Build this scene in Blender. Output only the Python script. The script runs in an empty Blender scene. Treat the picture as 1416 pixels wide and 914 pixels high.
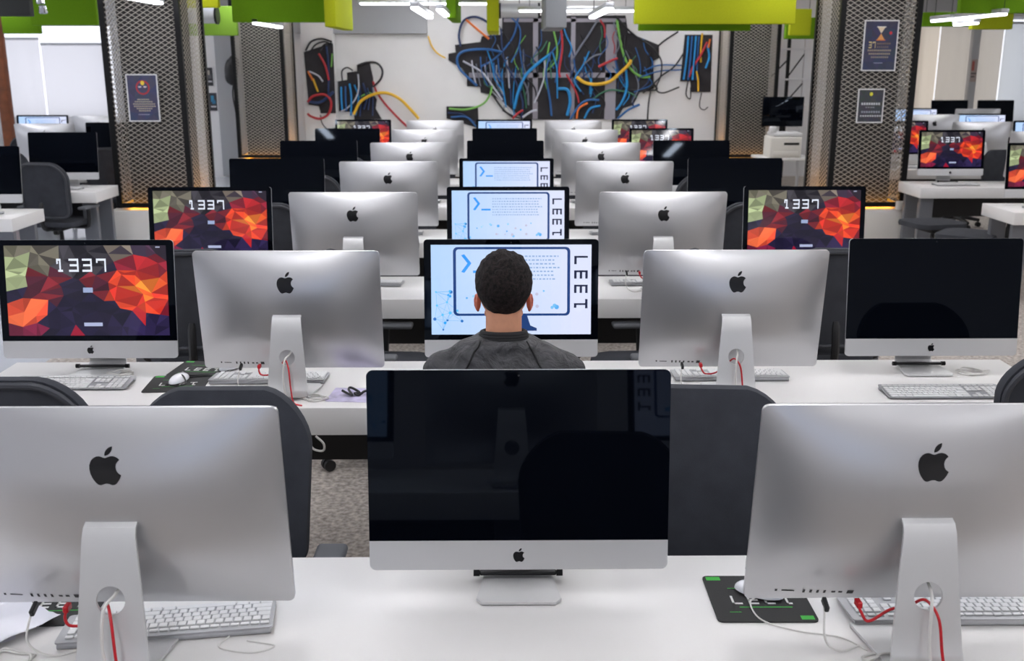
import bpy, bmesh, math, random
from math import sin, cos, pi, radians as R
from mathutils import Vector, Matrix, noise
from mathutils.geometry import delaunay_2d_cdt, tessellate_polygon

SC = bpy.context.scene
COL = SC.collection
rnd = random.Random(7)

# ------------------------------------------------------------------ helpers
def s2l(c):
    f = lambda v: v / 12.92 if v <= 0.04045 else ((v + 0.055) / 1.055) ** 2.4
    return (f(c[0] / 255), f(c[1] / 255), f(c[2] / 255))

def link(o, parent=None):
    COL.objects.link(o)
    if parent is not None:
        o.parent = parent
    return o

def smooth_mesh(me, ang=35):
    me.polygons.foreach_set('use_smooth', [True] * len(me.polygons))
    me.set_sharp_from_angle(angle=R(ang))

def to_mesh(name, bm, mat, smooth=True, ang=35):
    me = bpy.data.meshes.new(name)
    bmesh.ops.recalc_face_normals(bm, faces=bm.faces)
    bm.to_mesh(me)
    bm.free()
    for m in (mat if isinstance(mat, (list, tuple)) else [mat]):
        me.materials.append(m)
    if smooth:
        smooth_mesh(me, ang)
    return me

def obj(name, bm, mat, parent=None, loc=None, rot=None, smooth=True, ang=35):
    me = bm if isinstance(bm, bpy.types.Mesh) else to_mesh(name, bm, mat, smooth, ang)
    o = bpy.data.objects.new(name, me)
    link(o, parent)
    if loc: o.location = loc
    if rot: o.rotation_euler = rot
    return o

def tag(o, label, cat, group=None, kind=None):
    o['label'] = label
    o['category'] = cat
    if group: o['group'] = group
    if kind: o['kind'] = kind
    return o

def thing(name, label, cat, loc=(0, 0, 0), rz=0, group=None):
    o = bpy.data.objects.new(name, None)
    o.empty_display_size = 0.1
    link(o)
    o.location = loc
    o.rotation_euler = (0, 0, rz)
    return tag(o, label, cat, group)

KIDS = {}
def kids(o):
    return [c for c in o.children]

def dup(root, loc, rz, label, group=None):
    r = root.copy(); COL.objects.link(r)
    r.location = loc; r.rotation_euler = (0, 0, rz)
    r['label'] = label
    if group: r['group'] = group
    for ch in kids(root):
        c = ch.copy(); COL.objects.link(c); c.parent = r
        for g in kids(ch):
            d = g.copy(); COL.objects.link(d); d.parent = c
    return r

def struct(name, bm, mat, smooth=False):
    o = obj(name, bm, mat, None, smooth=smooth)
    o['kind'] = 'structure'
    return o

def box(bm, c, s, r=0.0, seg=2, rot=None):
    """box centred at c with size s and rounded edges r"""
    g = bmesh.ops.create_cube(bm, size=1.0)
    vs = g['verts']
    bmesh.ops.scale(bm, vec=s, verts=vs)
    if r > 0:
        es = list({e for v in vs for e in v.link_edges})
        b = bmesh.ops.bevel(bm, geom=es, offset=r, segments=seg, affect='EDGES', profile=0.5)
        vs = list({v for f in b['faces'] for v in f.verts} | {v for v in vs if v.is_valid})
    if rot is not None:
        bmesh.ops.rotate(bm, cent=(0, 0, 0), matrix=rot, verts=vs)
    bmesh.ops.translate(bm, vec=c, verts=vs)
    return vs

def bbox(c, s, r=0.0, seg=2, rot=None):
    bm = bmesh.new(); box(bm, c, s, r, seg, rot); return bm

def tube(bm, pts, r, n=10, caps=True):
    """tube through points; r a number or a list"""
    pts = [Vector(p) for p in pts]
    rs = r if isinstance(r, (list, tuple)) else [r] * len(pts)
    t0 = (pts[1] - pts[0]).normalized()
    up = Vector((0, 0, 1)) if abs(t0.z) < 0.9 else Vector((1, 0, 0))
    nrm = t0.cross(up).normalized()
    rings = []
    for i, p in enumerate(pts):
        t = (pts[min(i + 1, len(pts) - 1)] - pts[max(i - 1, 0)]).normalized()
        nrm = (nrm - t * nrm.dot(t)).normalized()
        bn = t.cross(nrm)
        rings.append([bm.verts.new(p + (nrm * cos(2 * pi * k / n) + bn * sin(2 * pi * k / n)) * rs[i]) for k in range(n)])
    for a, b in zip(rings, rings[1:]):
        for k in range(n):
            bm.faces.new((a[k], a[(k + 1) % n], b[(k + 1) % n], b[k]))
    if caps:
        bm.faces.new(rings[0][::-1]); bm.faces.new(rings[-1])

def spline(ctrl, n=8):
    """Catmull-Rom through the control points"""
    P = [Vector(c) for c in ctrl]
    P = [P[0] * 2 - P[1]] + P + [P[-1] * 2 - P[-2]]
    out = []
    for i in range(1, len(P) - 2):
        for k in range(n):
            t = k / n
            a, b, c, d = P[i - 1], P[i], P[i + 1], P[i + 2]
            out.append(0.5 * ((2 * b) + (c - a) * t + (2 * a - 5 * b + 4 * c - d) * t * t + (3 * b - a - 3 * c + d) * t ** 3))
    out.append(P[-2])
    return out

def tubebm(ctrl, r, n=8, seg=8):
    bm = bmesh.new(); tube(bm, spline(ctrl, seg), r, n); return bm

def lathe(bm, prof, n=20, c=(0, 0, 0)):
    """profile of (radius, z) turned about z"""
    rings = []
    for r, z in prof:
        rings.append([bm.verts.new((c[0] + r * cos(2 * pi * k / n), c[1] + r * sin(2 * pi * k / n), c[2] + z)) for k in range(n)])
    for a, b in zip(rings, rings[1:]):
        for k in range(n):
            bm.faces.new((a[k], a[(k + 1) % n], b[(k + 1) % n], b[k]))
    bm.faces.new(rings[0][::-1]); bm.faces.new(rings[-1])

def rrect(w, h, r, n=6, ne=1, cx=0, cy=0):
    """outline points of a rounded rectangle, ccw"""
    out = []
    cs = [(w / 2 - r, h / 2 - r, 0), (-w / 2 + r, h / 2 - r, pi / 2), (-w / 2 + r, -h / 2 + r, pi), (w / 2 - r, -h / 2 + r, 1.5 * pi)]
    for i, (x, y, a) in enumerate(cs):
        arc = [(cx + x + r * cos(a + pi / 2 * k / n), cy + y + r * sin(a + pi / 2 * k / n)) for k in range(n + 1)]
        out += arc
        nx, ny, na = cs[(i + 1) % 4]
        q = (cx + nx + r * cos(na), cy + ny + r * sin(na))
        p = arc[-1]
        for k in range(1, ne):
            out.append((p[0] + (q[0] - p[0]) * k / ne, p[1] + (q[1] - p[1]) * k / ne))
    return out

def prism(bm, pts2, fn, t, nvec):
    """extrude a 2D outline; fn maps (a,b) to 3D, t thickness along nvec"""
    nv = Vector(nvec) * t
    a = [bm.verts.new(Vector(fn(*p))) for p in pts2]
    b = [bm.verts.new(Vector(fn(*p)) + nv) for p in pts2]
    n = len(a)
    for k in range(n):
        bm.faces.new((a[k], a[(k + 1) % n], b[(k + 1) % n], b[k]))
    for tri in tessellate_polygon([[Vector((p[0], p[1], 0)) for p in pts2]]):
        bm.faces.new([a[i] for i in tri]); bm.faces.new([b[i] for i in tri][::-1])

def evaluated(o):
    dg = bpy.context.evaluated_depsgraph_get()
    me = bpy.data.meshes.new_from_object(o.evaluated_get(dg))
    return me

def fuse(name, bm, voxel, mat, smooth_it=4, fac=0.5):
    """merge overlapping solids into one continuous skin"""
    me = bpy.data.meshes.new(name); bmesh.ops.recalc_face_normals(bm, faces=bm.faces); bm.to_mesh(me); bm.free()
    o = bpy.data.objects.new(name, me); COL.objects.link(o)
    m = o.modifiers.new('r', 'REMESH'); m.mode = 'VOXEL'; m.voxel_size = voxel
    s = o.modifiers.new('s', 'SMOOTH'); s.iterations = smooth_it; s.factor = fac
    out = evaluated(o)
    bpy.data.objects.remove(o)
    out.materials.clear(); out.materials.append(mat)
    out.polygons.foreach_set('use_smooth', [True] * len(out.polygons))
    out.name = name
    return out

def ball(bm, c, r, seg=16, rot=None):
    g = bmesh.ops.create_uvsphere(bm, u_segments=seg, v_segments=max(8, seg // 2 + 2), radius=1.0)
    vs = g['verts']
    rr = r if isinstance(r, (tuple, list)) else (r, r, r)
    bmesh.ops.scale(bm, vec=rr, verts=vs)
    if rot is not None: bmesh.ops.rotate(bm, cent=(0, 0, 0), matrix=rot, verts=vs)
    bmesh.ops.translate(bm, vec=c, verts=vs)

def limb(bm, pts, rs, n=14):
    """tapered solid limb with a ball at each joint"""
    for p, r in zip(pts, rs): ball(bm, p, r, 14)
    for (a, b), (ra, rb) in zip(zip(pts, pts[1:]), zip(rs, rs[1:])):
        tube(bm, [a, b], [ra, rb], n)

# ------------------------------------------------------------------ materials
def mat(name, col, rough=0.5, metal=0.0, spec=0.5, coat=0.0, coat_rough=0.05, emit=None, estr=0.0, noise_amt=0.0, nscale=30, bump=0.0, bscale=200, lin=False):
    m = bpy.data.materials.new(name); m.use_nodes = True
    nt = m.node_tree; b = nt.nodes['Principled BSDF']
    c = col if lin else s2l(col)
    b.inputs['Base Color'].default_value = (*c, 1)
    b.inputs['Roughness'].default_value = rough
    b.inputs['Metallic'].default_value = metal
    b.inputs['Specular IOR Level'].default_value = spec
    b.inputs['Coat Weight'].default_value = coat
    b.inputs['Coat Roughness'].default_value = coat_rough
    if emit:
        b.inputs['Emission Color'].default_value = (*s2l(emit), 1)
        b.inputs['Emission Strength'].default_value = estr
    if noise_amt or bump:
        tc = nt.nodes.new('ShaderNodeTexCoord')
    if noise_amt:
        n = nt.nodes.new('ShaderNodeTexNoise'); n.inputs['Scale'].default_value = nscale; n.inputs['Detail'].default_value = 4
        nt.links.new(tc.outputs['Object'], n.inputs['Vector'])
        r = nt.nodes.new('ShaderNodeValToRGB')
        lo = [max(0, v * (1 - noise_amt)) for v in c]; hi = [min(1, v * (1 + noise_amt)) for v in c]
        r.color_ramp.elements[0].position = 0.3; r.color_ramp.elements[1].position = 0.7
        r.color_ramp.elements[0].color = (*lo, 1); r.color_ramp.elements[1].color = (*hi, 1)
        nt.links.new(n.outputs['Fac'], r.inputs['Fac']); nt.links.new(r.outputs['Color'], b.inputs['Base Color'])
    if bump:
        n2 = nt.nodes.new('ShaderNodeTexNoise'); n2.inputs['Scale'].default_value = bscale
        nt.links.new(tc.outputs['Object'], n2.inputs['Vector'])
        bp = nt.nodes.new('ShaderNodeBump'); bp.inputs['Strength'].default_value = bump; bp.inputs['Distance'].default_value = 0.004
        nt.links.new(n2.outputs['Fac'], bp.inputs['Height']); nt.links.new(bp.outputs['Normal'], b.inputs['Normal'])
    return m

def mat_screen(name, strength):
    m = bpy.data.materials.new(name); m.use_nodes = True
    nt = m.node_tree; b = nt.nodes['Principled BSDF']
    b.inputs['Base Color'].default_value = (0.004, 0.004, 0.006, 1)
    b.inputs['Roughness'].default_value = 0.05
    a = nt.nodes.new('ShaderNodeVertexColor'); a.layer_name = 'col'
    nt.links.new(a.outputs['Color'], b.inputs['Emission Color'])
    b.inputs['Emission Strength'].default_value = strength
    return m

def mat_flatcol(name, rough=0.6):
    """printed picture: colours from the mesh attribute"""
    m = bpy.data.materials.new(name); m.use_nodes = True
    nt = m.node_tree; b = nt.nodes['Principled BSDF']
    a = nt.nodes.new('ShaderNodeVertexColor'); a.layer_name = 'col'
    nt.links.new(a.outputs['Color'], b.inputs['Base Color'])
    b.inputs['Roughness'].default_value = rough
    return m

ALU = mat('brushed_aluminium', (216, 216, 218), 0.34, 0.80)
ALU_F = mat('satin_aluminium_chin', (218, 218, 219), 0.42, 0.6)
ALU_S = mat('stand_aluminium', (218, 218, 218), 0.4, 0.4)
BLACK_LOGO = mat('logo_black', (12, 12, 16), 0.25)
GLASS = mat('black_screen_glass', (4, 6, 13), 0.03, 0, 0.2)
GLASS.node_tree.nodes['Principled BSDF'].inputs['Specular Tint'].default_value = (0.72, 0.84, 1.0, 1)
PORT = mat('port_dark', (40, 40, 42), 0.5)
SCR_A = mat_screen('lock_screen_picture', 1.0)
SCR_B = mat_screen('pale_blue_picture', 1.0)
DESK = mat('white_laminate', (232, 230, 228), 0.36, 0, 0.35)
DESKLEG = mat('grey_leg_paint', (118, 120, 126), 0.4, 0.3)
TRAY = mat('black_tray', (22, 22, 24), 0.5)
FABRIC = mat('charcoal_fabric', (60, 62, 68), 0.85, 0, 0.3, noise_amt=0.12, nscale=14, bump=0.25, bscale=500)
SHELL = mat('dark_grey_plastic', (58, 60, 66), 0.45)
BLACKP = mat('black_plastic', (20, 20, 22), 0.42)
ARMP = mat('grey_arm_pad', (92, 94, 98), 0.6)
KEYW = mat('white_key', (228, 228, 228), 0.45)
KALU = mat('keyboard_aluminium', (176, 177, 180), 0.4, 0.6)
WHITEC = mat('white_cable', (222, 220, 216), 0.4)
REDC = mat('red_cable', (196, 22, 34), 0.35)
BLACKC = mat('black_cable', (18, 18, 20), 0.4)
MOUSEW = mat('white_mouse_plastic', (232, 233, 238), 0.15, coat=0.5)
MATB = mat('mouse_mat_black', (42, 42, 42), 0.8, noise_amt=0.1, nscale=300)
GREENM = mat('mat_green', (60, 176, 62), 0.7)
MATW = mat('mat_white_print', (225, 225, 222), 0.7)
PAPER = mat('white_paper', (232, 232, 240), 0.7)
PURPLE = mat('lilac_print_paper', (206, 198, 228), 0.6, noise_amt=0.3, nscale=18)
BAFG = mat('green_felt', (104, 148, 22), 0.9, 0, 0.2, noise_amt=0.06, nscale=60)
BAFY = mat('lime_felt', (170, 178, 30), 0.9, 0, 0.2, noise_amt=0.05, nscale=60)
BAFL = mat('pale_green_felt', (128, 168, 60), 0.9, 0, 0.2)
BAFGREY = mat('grey_felt', (140, 142, 146), 0.9, 0, 0.2)
BAFDARK = mat('dark_grey_felt', (70, 72, 72), 0.9, 0, 0.2)
STEELB = mat('black_steel', (14, 14, 16), 0.4, 0.4)
MESHM = mat('expanded_metal', (196, 190, 180), 0.42, 0.5)
CORE = mat('grey_concrete', (48, 47, 47), 0.8, noise_amt=0.15, nscale=6)
PLINTH = mat('white_plinth', (226, 222, 216), 0.5)
AMBER = mat('amber_strip', (255, 190, 80), 0.5, emit=(255, 176, 60), estr=12)
WALLW = mat('white_wall_paint', (230, 229, 230), 0.8, noise_amt=0.02, nscale=3, bump=0.08, bscale=40)
WALLG = mat('grey_wall_paint', (168, 170, 174), 0.8)
CEILM = mat('ceiling_paint', (215, 216, 222), 0.9)
WOOD = mat('brown_wood', (122, 66, 34), 0.5, noise_amt=0.25, nscale=9)
FRAMEW = mat('white_frame', (226, 226, 228), 0.5)
LAMP = mat('lamp_diffuser', (250, 250, 255), 0.5, emit=(251, 251, 254), estr=26)
LAMPV = mat('lamp_tube', (250, 250, 255), 0.5, emit=(246, 248, 255), estr=6)
LAMPB = mat('lamp_body', (196, 198, 204), 0.4, 0.4)
SKYP = mat('daylit_pane', (240, 244, 255), 0.3, emit=(246, 248, 255), estr=0.95)
CHROME = mat('chrome', (220, 222, 226), 0.12, 1.0)
PRINT = mat_flatcol('poster_print', 0.5)
JACKET = mat('dark_grey_jacket', (58, 58, 61), 0.62, 0, 0.5, noise_amt=0.4, nscale=16, bump=0.9, bscale=15)
for _n in JACKET.node_tree.nodes:
    if _n.type == 'BUMP': _n.inputs['Distance'].default_value = 0.035
    if _n.type == 'TEX_NOISE': _n.inputs['Detail'].default_value = 5; _n.inputs['Distortion'].default_value = 0.8
SEAM = mat('jacket_seam', (20, 20, 22), 0.8)
SKIN = mat('skin', (206, 146, 114), 0.5, noise_amt=0.08, nscale=30)
EARS = mat('backlit_ear_skin', (212, 122, 100), 0.5)  # redder than the other skin: backlight put into the ear colour
TROUS = mat('dark_trousers', (36, 40, 54), 0.85)
SHOE = mat('black_shoe', (20, 20, 22), 0.5)

def mat_hair():
    m = mat('short_black_hair', (30, 25, 24), 0.7, 0, 0.2)
    nt = m.node_tree; b = nt.nodes['Principled BSDF']
    tc = nt.nodes.new('ShaderNodeTexCoord')
    n = nt.nodes.new('ShaderNodeTexNoise'); n.inputs['Scale'].default_value = 110; n.inputs['Detail'].default_value = 6; n.inputs['Roughness'].default_value = 0.75
    nt.links.new(tc.outputs['Object'], n.inputs['Vector'])
    r = nt.nodes.new('ShaderNodeValToRGB')
    r.color_ramp.elements[0].position = 0.38; r.color_ramp.elements[1].position = 0.68
    r.color_ramp.elements[0].color = (*s2l((8, 7, 9)), 1); r.color_ramp.elements[1].color = (*s2l((58, 48, 46)), 1)
    nt.links.new(n.outputs['Fac'], r.inputs['Fac']); nt.links.new(r.outputs['Color'], b.inputs['Base Color'])
    bp = nt.nodes.new('ShaderNodeBump'); bp.inputs['Strength'].default_value = 1.0; bp.inputs['Distance'].default_value = 0.012
    nt.links.new(n.outputs['Fac'], bp.inputs['Height']); nt.links.new(bp.outputs['Normal'], b.inputs['Normal'])
    return m
HAIR = mat_hair()

def mat_floor():
    m = mat('carpet_and_vinyl', (150, 144, 136), 0.9)
    nt = m.node_tree; b = nt.nodes['Principled BSDF']
    geo = nt.nodes.new('ShaderNodeNewGeometry'); sep = nt.nodes.new('ShaderNodeSeparateXYZ')
    nt.links.new(geo.outputs['Position'], sep.inputs[0])
    v = nt.nodes.new('ShaderNodeTexVoronoi'); v.inputs['Scale'].default_value = 5.5; v.feature = 'DISTANCE_TO_EDGE'
    nt.links.new(geo.outputs['Position'], v.inputs['Vector'])
    n = nt.nodes.new('ShaderNodeTexNoise'); n.inputs['Scale'].default_value = 45; n.inputs['Detail'].default_value = 5
    nt.links.new(geo.outputs['Position'], n.inputs['Vector'])
    r = nt.nodes.new('ShaderNodeValToRGB')
    r.color_ramp.elements[0].position = 0.33; r.color_ramp.elements[1].position = 0.68
    r.color_ramp.elements[0].color = (*s2l((138, 130, 123)), 1); r.color_ramp.elements[1].color = (*s2l((204, 195, 186)), 1)
    nt.links.new(n.outputs['Fac'], r.inputs['Fac'])
    r2 = nt.nodes.new('ShaderNodeValToRGB')
    r2.color_ramp.elements[0].position = 0.0; r2.color_ramp.elements[1].position = 0.06
    r2.color_ramp.elements[0].color = (0.86, 0.85, 0.84, 1); r2.color_ramp.elements[1].color = (1, 1, 1, 1)
    nt.links.new(v.outputs['Distance'], r2.inputs['Fac'])
    mx = nt.nodes.new('ShaderNodeMix'); mx.data_type = 'RGBA'; mx.blend_type = 'MULTIPLY'; mx.inputs[0].default_value = 1
    nt.links.new(r.outputs['Color'], mx.inputs[6]); nt.links.new(r2.outputs['Color'], mx.inputs[7])
    lt = nt.nodes.new('ShaderNodeMath'); lt.operation = 'LESS_THAN'; lt.inputs[1].default_value = -3.0
    nt.links.new(sep.outputs['X'], lt.inputs[0])
    m2 = nt.nodes.new('ShaderNodeMix'); m2.data_type = 'RGBA'
    nt.links.new(lt.outputs[0], m2.inputs[0]); nt.links.new(mx.outputs[2], m2.inputs[6]); m2.inputs[7].default_value = (*s2l((206, 210, 218)), 1)
    nt.links.new(m2.outputs[2], b.inputs['Base Color'])
    m3 = nt.nodes.new('ShaderNodeMix'); m3.data_type = 'FLOAT'
    nt.links.new(lt.outputs[0], m3.inputs[0]); m3.inputs[2].default_value = 0.95; m3.inputs[3].default_value = 0.1
    nt.links.new(m3.outputs[0], b.inputs['Roughness'])
    return m

def mat_blind(name, col):
    m = bpy.data.materials.new(name); m.use_nodes = True
    nt = m.node_tree; b = nt.nodes['Principled BSDF']; out = nt.nodes['Material Output']
    b.inputs['Base Color'].default_value = (*s2l(col), 1); b.inputs['Roughness'].default_value = 0.9
    t = nt.nodes.new('ShaderNodeBsdfTranslucent'); t.inputs['Color'].default_value = (*s2l(col), 1)
    mx = nt.nodes.new('ShaderNodeMixShader'); mx.inputs[0].default_value = 0.5
    nt.links.new(b.outputs[0], mx.inputs[1]); nt.links.new(t.outputs[0], mx.inputs[2]); nt.links.new(mx.outputs[0], out.inputs[0])
    return m

# ------------------------------------------------------------------ flat pictures
class Pic:
    """a flat picture made of coloured polygons, later layers a hair in front"""
    def __init__(s): s.polys = []
    def poly(s, pts, col, layer=0): s.polys.append((pts, s2l(col), layer))
    def rect(s, x0, y0, x1, y1, col, layer=1): s.poly([(x0, y0), (x1, y0), (x1, y1), (x0, y1)], col, layer)
    def disc(s, x, y, r, col, layer=1, n=10, ax=1.0):
        s.poly([(x + r * ax * cos(2 * pi * k / n), y + r * sin(2 * pi * k / n)) for k in range(n)], col, layer)
    def line(s, x0, y0, x1, y1, w, col, layer=1, ax=1.0):
        dx, dy = (x1 - x0) / ax, y1 - y0
        L = math.hypot(dx, dy) or 1
        nx, ny = -dy / L * w / 2 * ax, dx / L * w / 2
        s.poly([(x0 + nx, y0 + ny), (x1 + nx, y1 + ny), (x1 - nx, y1 - ny), (x0 - nx, y0 - ny)], col, layer)
    def mesh(s, name, fn, nrm, mat, eps=0.00012):
        me = bpy.data.meshes.new(name); V = []; F = []; C = []
        nv = Vector(nrm)
        for pts, c, l in s.polys:
            i0 = len(V)
            for p in pts: V.append(Vector(fn(*p)) + nv * eps * l)
            F.append(list(range(i0, i0 + len(pts)))); C.append(c)
        me.from_pydata(V, [], F)
        at = me.color_attributes.new('col', 'FLOAT_COLOR', 'CORNER')
        for pl in me.polygons:
            # make every face look along nrm
            for li in pl.loop_indices: at.data[li].color = (*C[pl.index], 1)
        me.materials.append(mat)
        bm = bmesh.new(); bm.from_mesh(me)
        for f in bm.faces:
            f.normal_update()
            if f.normal.dot(nv) < 0: f.normal_flip()
        bm.to_mesh(me); bm.free()
        return me

BLOCK = {  # strokes on a unit cell, x right, y down
    '1': [(0.15, 0, 0.6, 0.16), (0.44, 0, 0.6, 1), (0.15, 0, 0.31, 0.4), (0.3, 0.84, 0.8, 1)],
    '3': [(0, 0, 1, 0.16), (0.84, 0, 1, 1), (0.1, 0.42, 1, 0.58), (0, 0.84, 1, 1)],
    '7': [(0, 0, 1, 0.16), (0.84, 0, 1, 1), (0, 0, 0.16, 0.32)],
    'L': [(0, 0, 0.18, 1), (0, 0.82, 0.8, 1)],
    'E': [(0, 0, 0.18, 1), (0, 0, 0.8, 0.18), (0, 0.41, 0.8, 0.59), (0, 0.82, 0.8, 1)],
    'T': [(0, 0, 0.9, 0.18), (0.4, 0, 0.58, 1), (0.4, 0.82, 0.85, 1)],
}

def tri_field(P, u0, v0, u1, v1, nu, nv, fn, seed, jit=0.36):
    r = random.Random(seed)
    pts = []
    for j in range(nv + 1):
        for i in range(nu + 1):
            x = u0 + (u1 - u0) * i / nu; y = v0 + (v1 - v0) * j / nv
            if 0 < i < nu: x += (u1 - u0) / nu * r.uniform(-jit, jit)
            if 0 < j < nv: y += (v1 - v0) / nv * r.uniform(-jit, jit)
            pts.append(Vector((x, y)))
    vs, es, fs, *_ = delaunay_2d_cdt(pts, [], [], 0, 1e-6)
    for f in fs:
        cx = sum(vs[i].x for i in f) / 3; cy = sum(vs[i].y for i in f) / 3
        P.poly([(vs[i].x, vs[i].y) for i in f], fn(cx, cy, r), 0)

def lock_col(u, v, r):
    def mixc(a, b, t): return tuple(a[i] + (b[i] - a[i]) * t for i in range(3))
    k = r.uniform(-1, 1)
    c = (34, 30, 50)
    if v < 0.42 and u < 0.36: c = mixc((120, 118, 98), (66, 60, 60), min(1, u * 1.6 + 0.3 * (k > 0.3)))
    if v < 0.45 and u < 0.14 and v > 0.14: c = (158, 170, 128)
    if 0.3 < u < 0.62 and v < 0.36: c = (58, 56, 62) if k > -0.2 else (30, 28, 36)
    if 0.60 < u < 0.78 and v < 0.2: c = (116, 106, 96) if k > 0 else (60, 52, 62)
    if u >= 0.78 and v < 0.22: c = (70, 44, 66) if k > 0 else (48, 38, 54)
    if 0.12 < u < 0.34 and 0.30 < v < 0.72: c = (126, 36, 46) if k > 0 else (86, 34, 52)
    if u < 0.12 and 0.45 < v < 0.62: c = (34, 30, 54)
    if u < 0.26 and 0.62 < v < 0.86: c = (206, 72, 48) if k > -0.2 else (232, 104, 62)
    if u < 0.26 and v >= 0.86: c = (112, 28, 58)
    if 0.5 < u < 0.7 and 0.3 < v < 0.56: c = (110, 30, 40) if k > 0 else (72, 26, 44)
    d = math.hypot((u - 0.82) * 1.25, v - 0.47) + 0.10 * noise.noise(Vector((u * 7, v * 7, 3)))
    if d < 0.34 and u > 0.66: c = (176, 36, 42) if k > -0.1 else (128, 28, 46)
    if d < 0.24: c = (226, 70, 38) if k > -0.2 else (200, 48, 36)
    if d < 0.13: c = (248, 126, 44) if k > -0.3 else (236, 92, 40)
    if math.hypot((u - 0.48) * 1.1, (v - 0.86) * 1.0) < 0.3: c = (26, 22, 46) if k > -0.3 else (33, 27, 54)
    if 0.38 < u < 0.48 and v > 0.9: c = (170, 26, 56)
    if u > 0.62 and v > 0.8: c = (40, 32, 66)
    j = 1 + 0.24 * r.uniform(-1, 1)
    return tuple(min(255, x * j) for x in c)

def pic_lock():
    P = Pic()
    tri_field(P, 0, 0, 1, 1, 13, 8, lock_col, 5, 0.45)
    for ch, x in (('1', 0.31), ('3', 0.395), ('3', 0.478), ('7', 0.565)):
        for a in BLOCK[ch]:
            P.rect(x + a[0] * 0.06, 0.145 + a[1] * 0.145, x + a[2] * 0.06, 0.145 + a[3] * 0.145, (226, 232, 246), 3)
    P.rect(0.475, 0.465, 0.535, 0.52, (150, 165, 200), 3)
    P.rect(0.47, 0.855, 0.585, 0.895, (170, 178, 210), 3)
    P.rect(0.935, 0.012, 0.962, 0.026, (170, 176, 200), 3)
    return P

def ring_pts(x0, y0, x1, y1, r, ax):
    w, h = (x1 - x0) / ax, y1 - y0
    return [(x0 + (x1 - x0) / 2 + p[0] * ax, y0 + h / 2 + p[1]) for p in rrect(w, h, r, 5)]

def pic_pale():
    P = Pic(); AX = 336 / 597
    r = random.Random(3)
    def bg(u, v, rr):
        t = min(1, max(0, u * 1.1))
        return (176 + 40 * t, 208 + 14 * t, 250)
    tri_field(P, 0, 0, 1, 1, 16, 9, bg, 2, 0)
    # drawn monitor outline
    o = ring_pts(0.138, 0.025, 0.868, 0.79, 0.05, AX); i = ring_pts(0.156, 0.05, 0.850, 0.765, 0.03, AX)
    n = len(o)
    for k in range(n):
        P.poly([o[k], o[(k + 1) % n], i[(k + 1) % n], i[k]], (26, 62, 122), 2)
    P.poly([(0.55, 0.79), (0.60, 0.79), (0.62, 0.9), (0.66, 0.93), (0.66, 0.96), (0.46, 0.96), (0.46, 0.93), (0.54, 0.9)], (34, 62, 116), 2)
    B = (48, 150, 240)
    P.poly([(0.188, 0.115), (0.208, 0.105), (0.252, 0.205), (0.208, 0.31), (0.188, 0.30), (0.228, 0.205)], B, 2)
    P.rect(0.262, 0.285, 0.345, 0.312, B, 2)
    # faint lines of text
    y = 0.12
    for row in range(7):
        x = 0.36
        e = 0.80 - 0.05 * r.random()
        while x < e:
            w = r.uniform(0.006, 0.02)
            P.rect(x, y, x + w, y + 0.016, (142, 172, 214), 2); x += w + 0.008
        y += 0.042
    # small gears, dots and net on the left
    for k in range(22):
        x, yy = r.uniform(0.2, 0.82), r.uniform(0.5, 0.72)
        P.disc(x, yy, r.uniform(0.008, 0.026), r.choice([(120, 190, 240), (150, 206, 244), (190, 190, 214), (90, 170, 236)]), 2, 9, AX)
    nodes = [(r.uniform(0.02, 0.22), r.uniform(0.5, 0.95)) for k in range(15)]
    for k, (x, yy) in enumerate(nodes):
        for q in nodes[k + 1:]:
            if math.hypot((x - q[0]) / AX, yy - q[1]) < 0.17: P.line(x, yy, q[0], q[1], 0.004, (120, 186, 240), 1, AX)
        P.disc(x, yy, r.uniform(0.01, 0.02), r.choice([(36, 160, 240), (40, 110, 190), (90, 190, 246)]), 2, 9, AX)
    # LEET, turned a quarter clockwise
    v = 0.125
    for ch in 'LEET':
        for a in BLOCK[ch]:
            # glyph (x,y) -> picture (right edge - y, top + x)
            P.rect(0.978 - a[3] * 0.085, v + a[0] * 0.115, 0.978 - a[1] * 0.085, v + a[2] * 0.115, (22, 30, 60), 3)
        v += 0.16
    return P

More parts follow.
